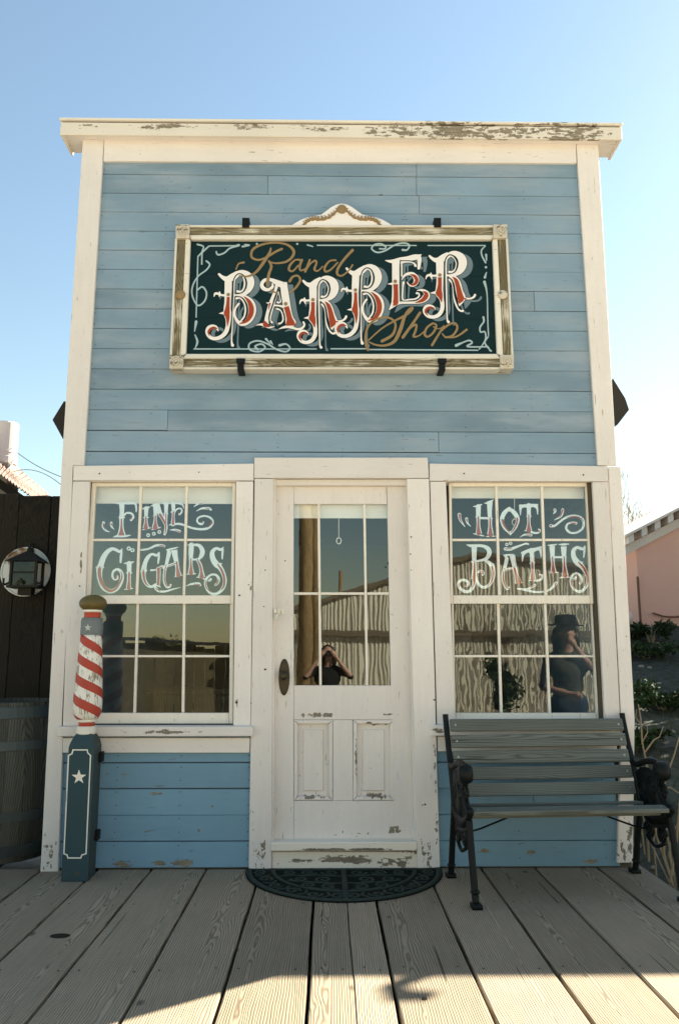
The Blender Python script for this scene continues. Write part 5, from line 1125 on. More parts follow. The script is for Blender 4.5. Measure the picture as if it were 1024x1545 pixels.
for (p0, p1, sag, lb) in (((18, 676), (100, 722), .04, 'upper thin grey wire running from the white bucket to the shop wall'), ((20, 712), (100, 738), -.10, 'lower thin grey wire arching from the chimney to the shop wall')):
    A_, B_ = P(*p0, 4.6), P(*p1, 3.0)
    tag(MB().tube([A_.lerp(B_, i/12)-Vector((0, 0, sag*4*(i/12)*(1-i/12))) for i in range(13)], .0045, 5).build('overhead_wire', M['wire'], loc=tuple(A_)), lb, 'wire', 'wires left of the shop')

# ------------------------------------------------------------------ right: pink house, tank, plants
M['pink'] = plain('pink_stucco', (0.74, 0.42, 0.33), 0.9, 0.15, var=0.10, ns=5, bump=0.35)
M['pink_trim'] = paint('pale_pink_trim', (0.66, 0.58, 0.52), 0.12, 'H')
PY_ = 8.5
w0, wb = P(957.5, 812, PY_), P(957.5, 948, PY_)
ph = thing('pink_house', 'pink stucco house with white exposed rafter tails on the rise at right', 'house', (w0.x+2, PY_, wb.z))
e0, e1 = P(944, 806, PY_-.35), P(1026, 764, PY_-.35); slope = (e1.z-e0.z)/(e1.x-e0.x)
ridge_x = w0.x+4.0
def zr_(x): return e0.z+slope*(x-e0.x)
mb = MB(); zl = zr_(w0.x)-.20; zm = zr_(ridge_x)-.20
mb.prism([(w0.x, PY_, wb.z-.6), (w0.x+8, PY_, wb.z-.6), (w0.x+8, PY_, zl), (ridge_x, PY_, zm), (w0.x, PY_, zl)], (0, 7, 0)).build('wall', M['pink'], ph)
mb = MB(); th = .045
mb.prism([(e0.x, PY_-.35, e0.z-th), (ridge_x, PY_-.35, zr_(ridge_x)-th), (ridge_x, PY_-.35, zr_(ridge_x)), (e0.x, PY_-.35, e0.z)], (0, 7.6, 0))
mb.prism([(ridge_x+.001, PY_-.35, zr_(ridge_x)-th), (2*ridge_x-e0.x, PY_-.35, e0.z-th), (2*ridge_x-e0.x, PY_-.35, e0.z), (ridge_x+.001, PY_-.35, zr_(ridge_x))], (0, 7.6, 0))
rfh = mb.build('roof', M['pink_trim'], ph)
dx_ = .235
for k in range(16):
    x = e0.x+.10+k*dx_
    if x > ridge_x-.1: break
    z = zr_(x)-th-.003
    MB().prism([(x-.05, PY_-.31, z-.135-slope*.05), (x+.05, PY_-.31, z-.135+slope*.05), (x+.05, PY_-.31, z+slope*.05), (x-.05, PY_-.31, z-slope*.05)], (0, .32, 0)).build('rafter_tail', M['pink_trim'], rfh, .004)
zz = lambda x: zr_(x)-.20
MB().prism([(w0.x-.22, PY_-.06, zz(w0.x-.22)-.16), (ridge_x, PY_-.06, zz(ridge_x)-.16), (ridge_x, PY_-.06, zz(ridge_x)+.0), (w0.x-.22, PY_-.06, zz(w0.x-.22)+.0)], (0, .059, 0)).build('barge_board', M['pink_trim'], ph, .003)
M['rust_pipe'] = plain('rusty_pipe', (0.20, 0.10, 0.06), 0.7, 0.3, 0.2)
a_ = P(961, 870, PY_-.05)
MB().tube([(a_.x, PY_-.05, wb.z-.3), (a_.x, PY_-.05, a_.z)], .022, 8).build('pipe', M['rust_pipe'], ph)
MB().tube([P(984, 925, PY_-.05), P(1000, 930, PY_-.05), P(1015, 931, PY_-.05), P(1040, 929, PY_-.05)], .016, 6).tube([P(984, 944, PY_-.05), P(1040, 946, PY_-.05)], .014, 6).build('pipe', M['rust_pipe'], ph)
tk = thing('gas_tank', 'pale pink rounded gas tank peeping out behind the shop corner', 'tank', (P(944, 945, 7.2).x, 7.2, P(944, 950, 7.2).z))
tc = P(938, 932, 7.2); rt = .135
mb = MB()
mb.tube([(tc.x-1.0+t, 7.2, tc.z) for t in (0, .03, .08, .16, 1.0, 1.08, 1.13, 1.16)], [.02, rt*.6, rt*.85, rt, rt, rt*.85, rt*.6, .02], 20)
M['tank'] = plain('faded_tank_paint', (0.62, 0.48, 0.43), 0.5, 0.4); mb.build('tank_body', M['tank'], tk, smooth=True)
MB().box(tc.x-.8, tc.x-.72, 7.1, 7.3, tc.z-.6, tc.z-.11).box(tc.x-.02, tc.x+.05, 7.1, 7.3, tc.z-.6, tc.z-.11).build('leg', M['rust_pipe'], tk)

def leaf_mat(name, c1, c2):
    b = NB(name, 0.8, 0.12); n_ = b.noise(b.pos(), 3.0, 3, 0.6)
    g_ = b.node('ShaderNodeNewGeometry').outputs['Random Per Island']
    f = b.math('ADD', b.math('MULTIPLY', n_, 0.5), b.math('MULTIPLY', g_, 0.5))
    b.color(b.ramp(f, [(0.25, c1), (0.75, c2)])); return b.m
M['leaf_dark'] = leaf_mat('dark_leaves', (0.018, 0.035, 0.014), (0.05, 0.075, 0.028))
M['leaf_olive'] = leaf_mat('olive_leaves', (0.05, 0.055, 0.018), (0.12, 0.115, 0.04))
M['leaf_dry'] = leaf_mat('dry_straw', (0.18, 0.14, 0.07), (0.40, 0.32, 0.17))
M['bark'] = plain('grey_bark', (0.16, 0.12, 0.09), 0.9, 0.1, var=0.3, ns=20, bump=0.6)
M['twig'] = plain('tan_twigs', (0.34, 0.25, 0.15), 0.8, 0.2, var=0.2, ns=25)
def foliage(mb, clumps, n, size, rng, mi=0, narrow=.45):
    for _ in range(n):
        c_, r_ = clumps[rng.randrange(len(clumps))]
        d = Vector((rng.gauss(0, 1), rng.gauss(0, 1), rng.gauss(0, 1))).normalized()*(rng.random()**.45)
        q = Vector(c_)+Vector((d.x*r_[0], d.y*r_[1], d.z*r_[2]))
        u = Vector((rng.uniform(-1, 1), rng.uniform(-1, 1), rng.uniform(-.6, 1))).normalized(); v = u.cross(Vector((rng.uniform(-1, 1), rng.uniform(-1, 1), rng.uniform(-1, 1)))).normalized()
        s_ = size*rng.uniform(.6, 1.5)
        mb.add([q, q+u*s_*.5+v*s_*narrow*.5, q+u*s_, q+u*s_*.5-v*s_*narrow*.5], [(0, 1, 2, 3)], mi)
def branch(mb, p, d, l, r, depth, rng, tips=None, spread=.55, minr=.004):
    n_ = 4; pts = [p]; dd = d.copy()
    for i in range(n_):
        dd = (dd+Vector((rng.uniform(-.16, .16), rng.uniform(-.16, .16), rng.uniform(-.06, .14)))).normalized(); pts.append(pts[-1]+dd*l/n_)
    mb.tube(pts, [max(r*(1-.45*i/n_), minr) for i in range(n_+1)], 6 if r > .02 else 4, cap=False)
    if depth == 0:
        if tips is not None: tips.append(pts[-1])
        return
    for k in range(rng.choice((2, 3, 3))):
        q = pts[rng.randrange(2, n_+1)]
        e = (dd+Vector((rng.uniform(-1, 1), rng.uniform(-1, 1), rng.uniform(-.4, .8)))*spread).normalized()
        branch(mb, q, e, l*rng.uniform(.6, .82), r*.55, depth-1, rng, tips, spread, minr)
def bare_tree(name, label, base, h, seed, mat='twig', depth=5):
    rng = random.Random(seed); t = thing(name, label, 'tree', base)
    mb = MB(); B_ = Vector(base)
    pts = [B_, B_+Vector((.05, 0, h*.15)), B_+Vector((.0, .05, h*.3))]
    mb.tube(pts, [h*.022, h*.018, h*.015], 8); mb.build('trunk', M['bark'], t)
    mb = MB()
    for k in range(4): branch(mb, pts[2] if k else pts[1], Vector((rng.uniform(-.6, .6), rng.uniform(-.6, .6), 1)).normalized(), h*.27, h*.010, depth, rng, None, .6, h*.0011)
    mb.build('branches', M[mat], t)
q = P(952, 880, 15)
bare_tree('bare_tree', 'leafless tree with fine pale twigs behind the pink house', (q.x, 15, terrain(q.x, 15)), P(955, 712, 15).z-terrain(q.x, 15), 3)
def shrub(name, label, base, size, n, ls, mat, seed, nclump=9, stems=7, group=None):
    rng = random.Random(seed); t = thing(name, label, 'shrub', base, group); B_ = Vector(base); mb = MB()
    for k in range(stems):
        e = Vector((rng.uniform(-1, 1)*size[0]*.7, rng.uniform(-1, 1)*size[1]*.7, size[2]*rng.uniform(.5, .95)))
        mb.tube([B_+Vector((e.x*.1, e.y*.1, -.03)), B_+e*.5+Vector((0, 0, .05)), B_+e], [.012, .008, .004], 5)
    mb.build('stem', M['twig'], t)
    cl_ = [((B_.x+rng.uniform(-.65, .65)*size[0], B_.y+rng.uniform(-.65, .65)*size[1], B_.z+size[2]*rng.uniform(.25, .8)), (size[0]*rng.uniform(.25, .45), size[1]*rng.uniform(.25, .45), size[2]*rng.uniform(.15, .3))) for _ in range(nclump)]
    mb = MB(); foliage(mb, cl_, n, ls, rng); mb.build('foliage', M[mat], t); return t
def on(x, y): return (x, y, terrain(x, y))
def onpx(px, Y): 
    x = P(px, 950, Y).x; return on(x, Y)
shrub('evergreen_shrub', 'dark green leafy shrub at the foot of the pink house wall', onpx(981, 7.4), (.35, .3, .38), 700, .09, 'leaf_dark', 5)
shrub('evergreen_shrub', 'low dark green weeds spreading against the shop corner below the tank', onpx(962, 4.2), (.22, .5, .26), 500, .06, 'leaf_dark', 6)
shrub('dry_shrub', 'yellow-green dry brush between the shop corner and pink house', (P(945, 900, 11).x, 11, terrain(5, 11)), (.55, .5, 1.75), 2600, .10, 'leaf_dry', 8, 22)
shrub('dry_shrub', 'low olive brush behind the gas tank', (P(948, 900, 9.6).x, 9.6, terrain(5, 9.6)), (.4, .4, .85), 900, .08, 'leaf_olive', 9)
for i, (x, y, a_, h_, lb) in enumerate(((2.55, 1.5, .25, .28, 'low dark weed clump nearest the boardwalk on the bank'), (3.0, 2.8, .35, .16, 'broad dark weed clump halfway up the bank'), (3.8, 4.0, .4, .18, 'dark weed clump under the pink house on the bank'), (2.95, .45, .25, .22, 'small dark weed clump behind the bare stalks'), (4.6, 6.4, .5, .22, 'low dark weed mat along the pink wall'))):
    shrub('weed_clump', lb, on(x, y), (a_, a_, h_), 1100, .06, 'leaf_dark', 80+i, 14, 5)
rng = random.Random(21)
for (x, y, r_, hh, sd_, lb) in ((5.0, 2.9, .75, 3.6, 61, 'unseen dense evergreen shrub nearest the shop, added to keep sun off the bank'), (5.8, 4.4, .85, 3.8, 62, 'unseen dense evergreen shrub second from the plank shed, added to shade the bank')):
    shrub('evergreen_shrub', lb, on(x, y), (r_, r_, hh), 3200, .13, 'leaf_dark', sd_, 26, 9)  # out-of-view shrubs added to block the sun from the bank
tw = thing('dry_plant', 'bare tan woody stalks growing from the bank beyond the bench', 'plant', (2.28, .25, terrain(2.28, .25)))
mb = MB()
def stalk(pts, r): mb.tube(pts, [r*(1-.6*i/(len(pts)-1)) for i in range(len(pts))], 6)
def pxs_(lst, Y): return [P(x, y, Y) for x, y in lst]
B0 = Vector((2.28, .25, terrain(2.28, .25)-.05))
for lst, Y, r_ in (([(1000, 1290), (1002, 1240), (997, 1200), (1004, 1172), (1016, 1140), (1024, 1112)], .2, .010), ([(1000, 1190), (1010, 1188), (1022, 1196), (1030, 1192)], .2, .006), ([(998, 1195), (988, 1180), (978, 1168), (972, 1150)], .22, .006),
                   ([(978, 1300), (974, 1220), (976, 1160), (968, 1120), (966, 1085), (962, 1062)], .4, .009), ([(968, 1120), (976, 1105), (975, 1090)], .4, .005), ([(972, 1135), (986, 1116), (994, 1112), (1000, 1096)], .4, .006), ([(968, 1095), (958, 1082), (960, 1070)], .4, .004),
                   ([(1010, 1330), (1020, 1270), (1024, 1210), (1034, 1150)], .1, .009), ([(990, 1330), (985, 1270), (990, 1232), (1000, 1205)], .3, .007), ([(1016, 1320), (1008, 1290), (1012, 1262), (1022, 1240)], .15, .007), ([(972, 1290), (966, 1240), (960, 1190), (963, 1150)], .6, .007)):
    stalk(pxs_(lst, Y), r_)
for k in range(12):
    e = Vector((rng.uniform(-.05, .6), rng.uniform(-.2, .7), rng.uniform(.3, .95))); stalk([B0, B0+e*.5+Vector((rng.uniform(-.06, .06), rng.uniform(-.06, .06), .05)), B0+e], .007)
mb.build('stem', M['twig'], tw)
mb = MB()
for _ in range(2600):
    x, y = rng.uniform(2.05, 7.5), rng.uniform(-.6, 8.2)
    z = terrain(x, y); hgt = rng.uniform(.04, .16); u = Vector((rng.uniform(-.6, .6), rng.uniform(-.6, .6), 1))*hgt
    sd_ = Vector((rng.uniform(-1, 1), rng.uniform(-1, 1), 0)).normalized()*.006
    mb.add([Vector((x, y, z-.01))-sd_, Vector((x, y, z-.01))+sd_, Vector((x, y, z))+u], [(0, 1, 2)])
tag(mb.build('dry_grass', M['leaf_olive']), 'sparse dead grass and weeds on the dark bank at right', 'grass', kind='stuff')
mb = MB()
for _ in range(160):
    x, y = rng.uniform(2.05, 6), rng.uniform(-.5, 7.5); z = terrain(x, y); r_ = rng.uniform(.012, .05)
    mb.lathe([(r_*.7, -.3*r_), (r_, .1*r_), (r_*.6, .6*r_)], (x, y, z), 6)
tag(mb.build('loose_stones', M['stone']), 'loose stones scattered on the dark bank at right', 'stones', kind='stuff')

# ------------------------------------------------------------------ unseen shed further right, placed and sized so its eave shades the boardwalk
M['shed_wood'] = old_wood('brown_shed_boards', (0.20, 0.15, 0.10), (0.08, 0.06, 0.04), 'Z', 0.014)
SZ = 3.55
sh_ = thing('shade_shed', 'unseen plank shed with an iron roof, placed right of the shop to shade the boardwalk', 'shed', (6, 1.9, 0))
x = 3.68
while x < 9: boxc('shed_plank', x+.004, x+.236, 1.56, 1.60, 0, SZ-.06, M['shed_wood'], sh_, .004); x += .24
boxc('shed_roof', 3.66, 9.1, 1.48, 2.25, SZ-.05, SZ, M['rust_roof'], sh_, .004)
for x in (3.76, 8.9): boxc('shed_post', x-.05, x+.05, 2.1, 2.2, 0, SZ-.051, M['shed_wood'], sh_, .004)
hk = thing('shadow_hook', 'bent iron pipe on the unseen shed roof edge, shaped to cast a hook shadow', 'pipe', (4.64, 1.52, SZ))  # unseen pipe, bent to throw the hook-shaped shadow on the planks
MB().tube([(4.64, 1.53, SZ-.03), (4.64, 1.53, SZ+.09), (4.63, 1.51, SZ+.14), (4.69, 1.45, SZ+.17), (4.78, 1.42, SZ+.14)], [.035, .04, .045, .05, .035], 8).build('bent_pipe', M['iron'], hk, smooth=True)

# ------------------------------------------------------------------ across the street (seen mirrored in the glass)
M['corr'] = metal_sheet('sunlit_corrugated_iron', (0.55, 0.48, 0.36), (0.26, 0.16, 0.09), 0.35)
cs = thing('corrugated_shed', 'long shed of rusty corrugated iron across the street facing the shop', 'shed', (4, -14, 0))
def ztopc(x): return 2.35+.30*(x+.8) if x < 3.6 else 3.67-.12*(x-3.6)
x = -1.6
while x < 13:
    x1 = x+.78; mb = MB(); n_ = 32; r0 = []
    for i in range(n_+1):
        xx = x+(x1-x)*i/n_; y = -14+.011*math.sin(i*math.pi/2) + random.uniform(-.002, .002); zt3 = ztopc(xx)
        r0 += [(xx, y, -.4), (xx, y, zt3), (xx, y-.004, -.4), (xx, y-.004, zt3)]
    mb.add(r0, [(i*4, i*4+1, i*4+5, i*4+4) for i in range(n_)]+[(i*4+2, i*4+6, i*4+7, i*4+3) for i in range(n_)]+[(i*4+1, i*4+3, i*4+7, i*4+5) for i in range(n_)])
    mb.build('iron_sheet', M['corr'], cs, loc=((x+x1)/2, -14, 1)); x = x1-.04
boxc('girt', -1.6, 13, -13.96, -13.86, 1.72, 1.86, M['shed_wood'], cs, .005)
for (xa, xb) in ((-1.6, 3.6), (3.6, 13)):
    MB().prism([(xa, -13.9, ztopc(xa+.001)-.02), (xb, -13.9, ztopc(xb)-.02), (xb, -13.9, ztopc(xb)+.10), (xa, -13.9, ztopc(xa+.001)+.10)], (0, -.5, 0)).build('eave_board', M['shed_wood'], cs, .004)
boxc('back_wall', -1.6, 13, -19, -18.9, -.4, 2.3, M['shed_wood'], cs)
M['pole_wood'] = old_wood('brown_pole_wood', (0.34, 0.22, 0.10), (0.13, 0.08, 0.04), 'Z', 0.02)
for (x, y, r_, h_, lb) in ((-.42, -8.6, .125, 7.2, 'thick brown timber pole beside the street behind the photographer'), (-.30, -10.4, .09, 7.5, 'thinner dark pole standing behind the thick brown pole'), (.33, -16.5, .055, 3.6, 'short pole standing behind the corrugated shed')):
    t = thing('utility_pole', lb, 'pole', (x, y, -.27)); MB().tube([(x, y, -.4), (x+.02, y, h_*.5), (x, y, h_)], [r_, r_*.95, r_*.85], 14).build('shaft', M['pole_wood'], t, smooth=True)
M['yellow'] = plain('yellow_paint', (0.55, 0.33, 0.04), 0.6)
nb = thing('notice_board', 'plain yellow board on legs in front of the corrugated shed', 'board', (-.8, -11, -.27))
boxc('panel', -.62, -.12, -11.02, -11, .60, 1.02, M['yellow'], nb); boxc('leg', -.58, -.51, -11.08, -11.025, -.3, .9, M['shed_wood'], nb); boxc('leg', -.23, -.16, -11.08, -11.025, -.3, .9, M['shed_wood'], nb)
M['barn_wood'] = old_wood('dark_barn_boards', (0.15, 0.115, 0.06), (0.05, 0.038, 0.02), 'Z', 0.014)
barn = thing('plank_barn', 'low dark plank barn across the street left of the corrugated shed', 'barn', (-6, -15, 0))
x = -2.1
while x > -12: boxc('barn_plank', x-.245, x-.005, -15, -14.96, -.4, 1.45-.055*(x+2.1)+.05*math.sin(x*7), M['barn_wood'], barn, .004); x -= .25
MB().prism([(-12.4, -14.8, 2.02), (-1.8, -14.8, 1.46), (-1.8, -14.8, 1.54), (-12.4, -14.8, 2.10)], (0, -4.5, .02)).build('barn_roof', M['roofing'], barn)
def leafy_tree(label, base, h, wd, seed, mat):
    rng = random.Random(seed); t = thing('desert_tree', label, 'tree', base, 'trees across the street'); B_ = Vector(base); mb = MB(); tips = []
    mb.tube([B_-Vector((0, 0, .1)), B_+Vector((.05, 0, h*.25)), B_+Vector((0, .05, h*.4))], [h*.03, h*.024, h*.018], 8); mb.build('trunk', M['bark'], t)
    mb = MB()
    for k in range(4): branch(mb, B_+Vector((0, 0, h*.35)), Vector((rng.uniform(-.9, .9), rng.uniform(-.9, .9), 1)).normalized(), h*.2, h*.012, 2, rng, tips, .7, .006)
    mb.build('branches', M['bark'], t)
    cl_ = [(tuple(q), (wd*.22, wd*.22, h*.10)) for q in tips] or [((B_.x, B_.y, B_.z+h*.7), (wd, wd, h*.3))]
    cl_ += [((B_.x+rng.uniform(-.7, .7)*wd, B_.y+rng.uniform(-.5, .5)*wd, B_.z+h*rng.uniform(.15, .8)), (wd*.3, wd*.3, h*.14)) for _ in range(10)]
    mb = MB(); foliage(mb, cl_, 2600, .14, rng); mb.build('crown', M[mat], t)
for i, (x, y, h_, wd, mt, lb) in enumerate(((-13.6, -20, 3.2, 1.3, 'leaf_olive', 'small olive tree at the far end of the plank barn'), (-5.4, -20.5, 2.5, 1.5, 'leaf_olive', 'round olive tree second from the corrugated shed'), (-7.9, -20.5, 3.2, 1.7, 'leaf_dark', 'dark tree left of the round olive tree'), (-10.5, -21, 4.6, 1.7, 'leaf_dark', 'dark tree farthest from the corrugated shed'), (8.4, -21, 4.8, 2.0, 'leaf_olive', 'tall olive tree rising behind the corrugated shed'), (11.5, -22, 5.2, 2.2, 'leaf_dark', 'tall dark tree rising behind the corrugated shed'))):
    leafy_tree(lb, (x, y, -.3), h_, wd, 40+i, M and mt)

# ------------------------------------------------------------------ people
def figure(name, label, base, caps, mats, vox=.013, heading=0.0):
    t = thing(name, label, 'person', base)
    mb = MB()
    def ball(c_, r_): mb.lathe([(max(r_*math.cos(a), .0008), r_*math.sin(a)) for a in [(-90+i*22.5)*math.pi/180 for i in range(9)]], c_, 14)
    for a, c_, ra, rb_, mi in caps:
        a, c_ = Vector(a), Vector(c_); n_ = max(2, int((c_-a).length/(min(ra, rb_)*.45))+1)
        for i in range(n_+1): ball(a.lerp(c_, i/n_), lerp(ra, rb_, i/n_))
    me = mb.mesh('tmp', mats[0]); o = bpy.data.objects.new('tmp', me); col.objects.link(o)
    rm = o.modifiers.new('r', 'REMESH'); rm.mode = 'VOXEL'; rm.voxel_size = vox
    s_ = o.modifiers.new('s', 'SMOOTH'); s_.iterations = 3; s_.factor = .5
    dg = bpy.context.evaluated_depsgraph_get(); m2 = bpy.data.meshes.new_from_object(o.evaluated_get(dg)); bpy.data.objects.remove(o); bpy.data.meshes.remove(me)
    m2.name = 'body'; m2.materials.clear()
    for x_ in mats: m2.materials.append(x_)
    rot = Matrix.Rotation(heading, 3, 'Z')
    for pl in m2.polygons:
        c0_ = pl.center; best = None
        for a, c_, ra, rb_, mi in caps:
            a, c_ = Vector(a), Vector(c_); d_ = c_-a; tt = max(0, min(1, (c0_-a).dot(d_)/max(d_.length_squared, 1e-9)))
            ds = (c0_-(a+d_*tt)).length-lerp(ra, rb_, tt)
            if best is None or ds < best[0]: best = (ds, mi)
        pl.material_index = best[1]; pl.use_smooth = True
    for v in m2.vertices: v.co = rot @ v.co
    bo = link('body', m2, t); return t, rot
M['skin'] = plain('skin', (0.46, 0.25, 0.17), 0.5, 0.4, var=0.06)
M['hair'] = plain('dark_hair', (0.022, 0.014, 0.009), 0.5, 0.4, ns=40)
M['black_cloth'] = plain('black_cloth', (0.014, 0.014, 0.015), 0.9, 0.1)
M['olive_cloth'] = plain('dark_olive_cloth', (0.06, 0.055, 0.042), 0.9, 0.1)
M['denim'] = plain('dark_denim', (0.03, 0.04, 0.065), 0.9, 0.1)
M['boot'] = plain('brown_boots', (0.06, 0.035, 0.02), 0.6)
M['camera_body'] = plain('camera_black', (0.015, 0.015, 0.016), 0.35, 0.5)
def body_caps(H, hand_l, hand_r, el_l, el_r, sleeve=1):
    k = H/1.68; S, HP = 1.37*k, .90*k
    V_ = lambda x, y, z: (x*k, y*k, z*k)
    c_ = [(V_(0, .02, .98), V_(0, .01, 1.20), .135*k, .140*k, 1), (V_(-.10, .01, 1.33), V_(.10, .01, 1.33), .085*k, .085*k, 1), (V_(-.07, 0, 1.25), V_(.07, 0, 1.25), .11*k, .11*k, 1), (V_(-.06, .02, .92), V_(.06, .02, .92), .125*k, .125*k, 2),
          (V_(0, .01, 1.38), V_(0, -.01, 1.48), .052*k, .050*k, 0), (V_(0, -.005, 1.575), V_(0, -.015, 1.60), .078*k, .080*k, 0), (V_(0, -.05, 1.53), V_(0, -.04, 1.56), .045*k, .06*k, 0), (V_(0, -.098, 1.565), V_(0, -.092, 1.585), .012*k, .009*k, 0)]
    for sg in (-1, 1):
        c_ += [(V_(sg*.078, .0, 1.56), V_(sg*.080, .0, 1.585), .014*k, .014*k, 0)]
        c_ += [(V_(sg*.085, .02, .90), V_(sg*.10, -.01, .49), .085*k, .056*k, 2), (V_(sg*.10, -.01, .49), V_(sg*.11, .03, .10), .056*k, .040*k, 2), (V_(sg*.11, .04, .05), V_(sg*.125, -.13, .035), .042*k, .034*k, 3)]
    for sg, hd, el in ((-1, hand_l, el_l), (1, hand_r, el_r)):
        sh_p = V_(sg*.175, .01, 1.345); el, hd = Vector(el)*k, Vector(hd)*k
        c_ += [(sh_p, tuple(el), .052*k, .040*k, sleeve), (tuple(el), tuple(hd), .038*k, .026*k, 0)]
        d_ = (hd-el).normalized(); pm_ = hd+d_*.045*k
        c_ += [(tuple(hd), tuple(pm_), .026*k, .034*k, 0)]
        side = d_.cross(Vector((0, 1, 0))).normalized() if abs(d_.y) < .9 else Vector((1, 0, 0))
        for f_ in range(4):
            b_ = pm_+side*(f_-1.5)*.018*k; ln = (.055, .066, .062, .048)[f_]*k; m_ = b_+d_*ln*.55; e_ = m_+(d_*.5+Vector((0, -.8, 0))).normalized()*ln*.5
            c_ += [(tuple(b_), tuple(m_), .0105*k, .0098*k, 0), (tuple(m_), tuple(e_), .0098*k, .0088*k, 0)]
        c_ += [(tuple(hd+side*-.02*k*sg), tuple(hd+(d_*.6+side*-.6*sg).normalized()*.06*k), .0125*k, .010*k, 0)]
    return c_
def hairdo(t, k, long_=True, hat=None):
    o_ = org(t); mb = MB()
    cz_ = 1.60*k
    mb.lathe([(max(.094*k*math.cos(a), .001), cz_+.094*k*math.sin(a)) for a in [(-10+i*20)*math.pi/180 for i in range(6)]], (o_.x, o_.y+.012*k, o_.z), 18)
    mb.tube([(o_.x, o_.y+.05*k, o_.z+1.62*k), (o_.x, o_.y+.075*k, o_.z+1.5*k), (o_.x, o_.y+.08*k, o_.z+(1.32 if long_ else 1.47)*k)], [.085*k, .075*k, .04*k], 12)
    for sg in (-1, 1): mb.tube([(o_.x+sg*.07*k, o_.y+.02*k, o_.z+1.62*k), (o_.x+sg*.088*k, o_.y+.02*k, o_.z+1.52*k), (o_.x+sg*.085*k, o_.y+.03*k, o_.z+(1.36 if long_ else 1.5)*k)], [.03*k, .035*k, .02*k], 8)
    mb.build('hair', M['hair'], t, smooth=True)
# the photographer, whose camera is at the picture's own viewpoint
t, _ = figure('person', 'photographer in a black shirt standing in the street with a camera held to one eye', (0.0, -DIST-.155, EYE-1.575),
    [(a, b_, ra, rb_, mi) for a, b_, ra, rb_, mi in [((x1, -y1, z1), (x2, -y2, z2), ra, rb_, mi) for (x1, y1, z1), (x2, y2, z2), ra, rb_, mi in
     body_caps(1.68, (-.10, -.10, 1.54), (.10, -.10, 1.54), (-.30, -.10, 1.27), (.30, -.10, 1.27))]], [M['skin'], M['black_cloth'], M['denim'], M['boot']])
o_ = org(t); mb = MB()
mb.lathe([(max(.094*math.cos(a), .001), 1.60+.094*math.sin(a)) for a in [(-10+i*20)*math.pi/180 for i in range(6)]], (o_.x, o_.y-.012, o_.z), 18)
mb.tube([(o_.x, o_.y-.05, o_.z+1.62), (o_.x, o_.y-.075, o_.z+1.5), (o_.x, o_.y-.08, o_.z+1.32)], [.085, .075, .04], 12)
for sg in (-1, 1): mb.tube([(o_.x+sg*.07, o_.y-.02, o_.z+1.62), (o_.x+sg*.088, o_.y-.02, o_.z+1.52), (o_.x+sg*.085, o_.y-.03, o_.z+1.36)], [.03, .035, .02], 8)
mb.build('hair', M['hair'], t, smooth=True)
ct = thing('camera', 'black film camera held at the photographer\'s face', 'camera', (0, -DIST-.06, EYE))
boxc('camera_body', -.068, .068, -DIST-.085, -DIST-.045, EYE-.045, EYE+.040, M['camera_body'], ct, .006)
mb = MB().lathe([(.026, 0), (.030, .004), (.030, .034), (.026, .038), (.022, .030), (.004, .022)], (0, 0, 0), 20, axis='Y')
mb.v = [Vector((v.x, -DIST-.0445+abs(v.y)*.9, v.z+EYE)) for v in mb.v]; mb.build('lens', M['camera_body'], ct, smooth=False)
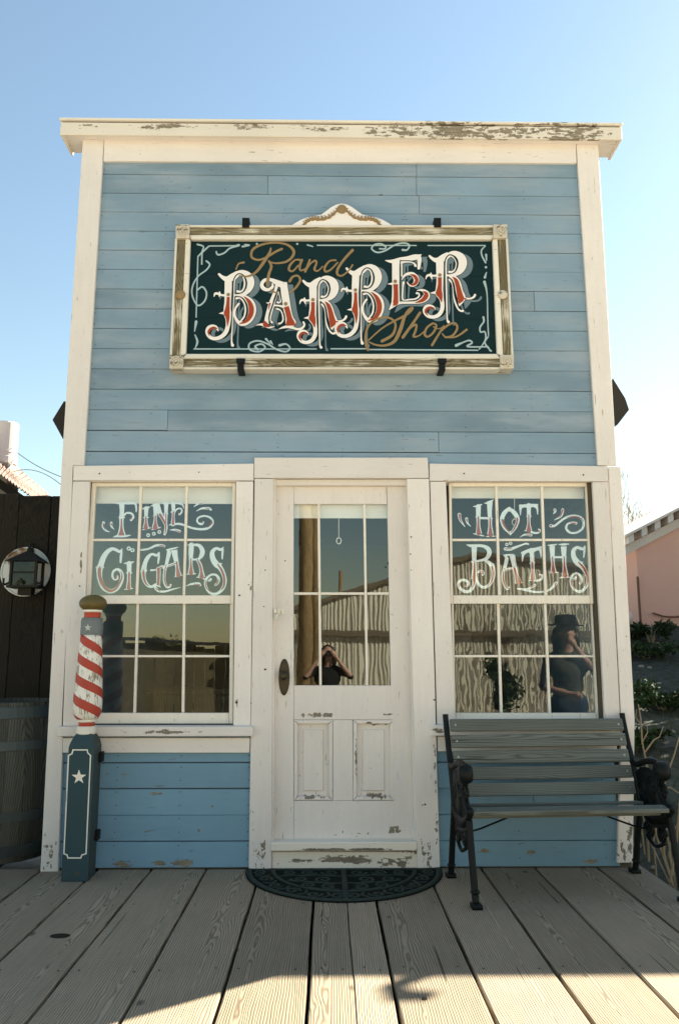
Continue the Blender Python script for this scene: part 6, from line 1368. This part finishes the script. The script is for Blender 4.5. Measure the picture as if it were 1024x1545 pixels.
# a second person at the right end of the boardwalk, seen mirrored in the right-hand window
t, _ = figure('person', 'person in dark clothes and brimmed hat mirrored in the right window', (2.12, -1.75, 0),
    [((x1, -y1, z1), (x2, -y2, z2), ra, rb_, mi) for (x1, y1, z1), (x2, y2, z2), ra, rb_, mi in body_caps(1.60, (-.02, -.20, 1.02), (.03, -.13, 1.46), (-.24, .0, 1.08), (.25, -.12, 1.18))], [M['skin'], M['olive_cloth'], M['denim'], M['boot']])
o_ = org(t); mb = MB()
mb.lathe([(max(.094*math.cos(a), .001), 1.525+.094*math.sin(a)) for a in [(-10+i*20)*math.pi/180 for i in range(6)]], (o_.x, o_.y-.012, o_.z), 18)
mb.tube([(o_.x, o_.y-.05, o_.z+1.545), (o_.x, o_.y-.075, o_.z+1.43), (o_.x, o_.y-.08, o_.z+1.25)], [.085, .075, .04], 12)
for sg in (-1, 1): mb.tube([(o_.x+sg*.07, o_.y-.02, o_.z+1.545), (o_.x+sg*.088, o_.y-.02, o_.z+1.45), (o_.x+sg*.085, o_.y-.03, o_.z+1.22)], [.03, .04, .025], 8)
mb.build('hair', M['hair'], t, smooth=True)
hat = thing('brimmed_hat', 'dark brimmed hat on the person mirrored in the right window', 'hat', (2.12, -1.75, 1.565))
MB().lathe([(.150, 0), (.155, .006), (.11, .012), (.098, .02), (.094, .075), (.080, .095), (.02, .10)], (2.12, -1.755, 1.565), 26).build('hat_body', M['black_cloth'], hat, smooth=True)
shrub('evergreen_shrub', 'dark rounded bush in front of the corrugated shed across the street', (3.9, -12.6, -.3), (.5, .4, 1.7), 1200, .12, 'leaf_dark', 12)
# furniture in the dim room: a barber chair behind the right window, stove pipe and counter to the left
bc = thing('barber_chair', 'dark padded barber chair in the dim room behind the right window', 'chair', (1.12, 1.3, .10))
M['leather'] = plain('dark_leather', (0.02, 0.016, 0.014), 0.45, 0.5)
boxc('seat', .86, 1.38, 1.05, 1.60, .58, .72, M['leather'], bc, .03); boxc('backrest', .88, 1.36, 1.55, 1.68, .74, 1.32, M['leather'], bc, .04); boxc('headrest', 1.0, 1.24, 1.56, 1.66, 1.35, 1.52, M['leather'], bc, .03)
for sx in (.83, 1.35): boxc('arm_rest', sx, sx+.07, 1.06, 1.56, .84, .90, M['leather'], bc, .015)
MB().lathe([(.28, .10), (.28, .14), (.08, .17), (.07, .57)], (1.12, 1.32, 0), 24).build('pedestal', M['steel'], bc)
ctr = thing('counter', 'dark wooden counter along the room behind the left window', 'counter', (-1.0, 2.4, .10))
boxc('counter_body', -1.6, -.5, 2.2, 2.7, .10, .95, M['shed_wood'], ctr, .01); boxc('counter_top', -1.65, -.45, 2.15, 2.75, .951, 1.0, M['shed_wood'], ctr, .008)
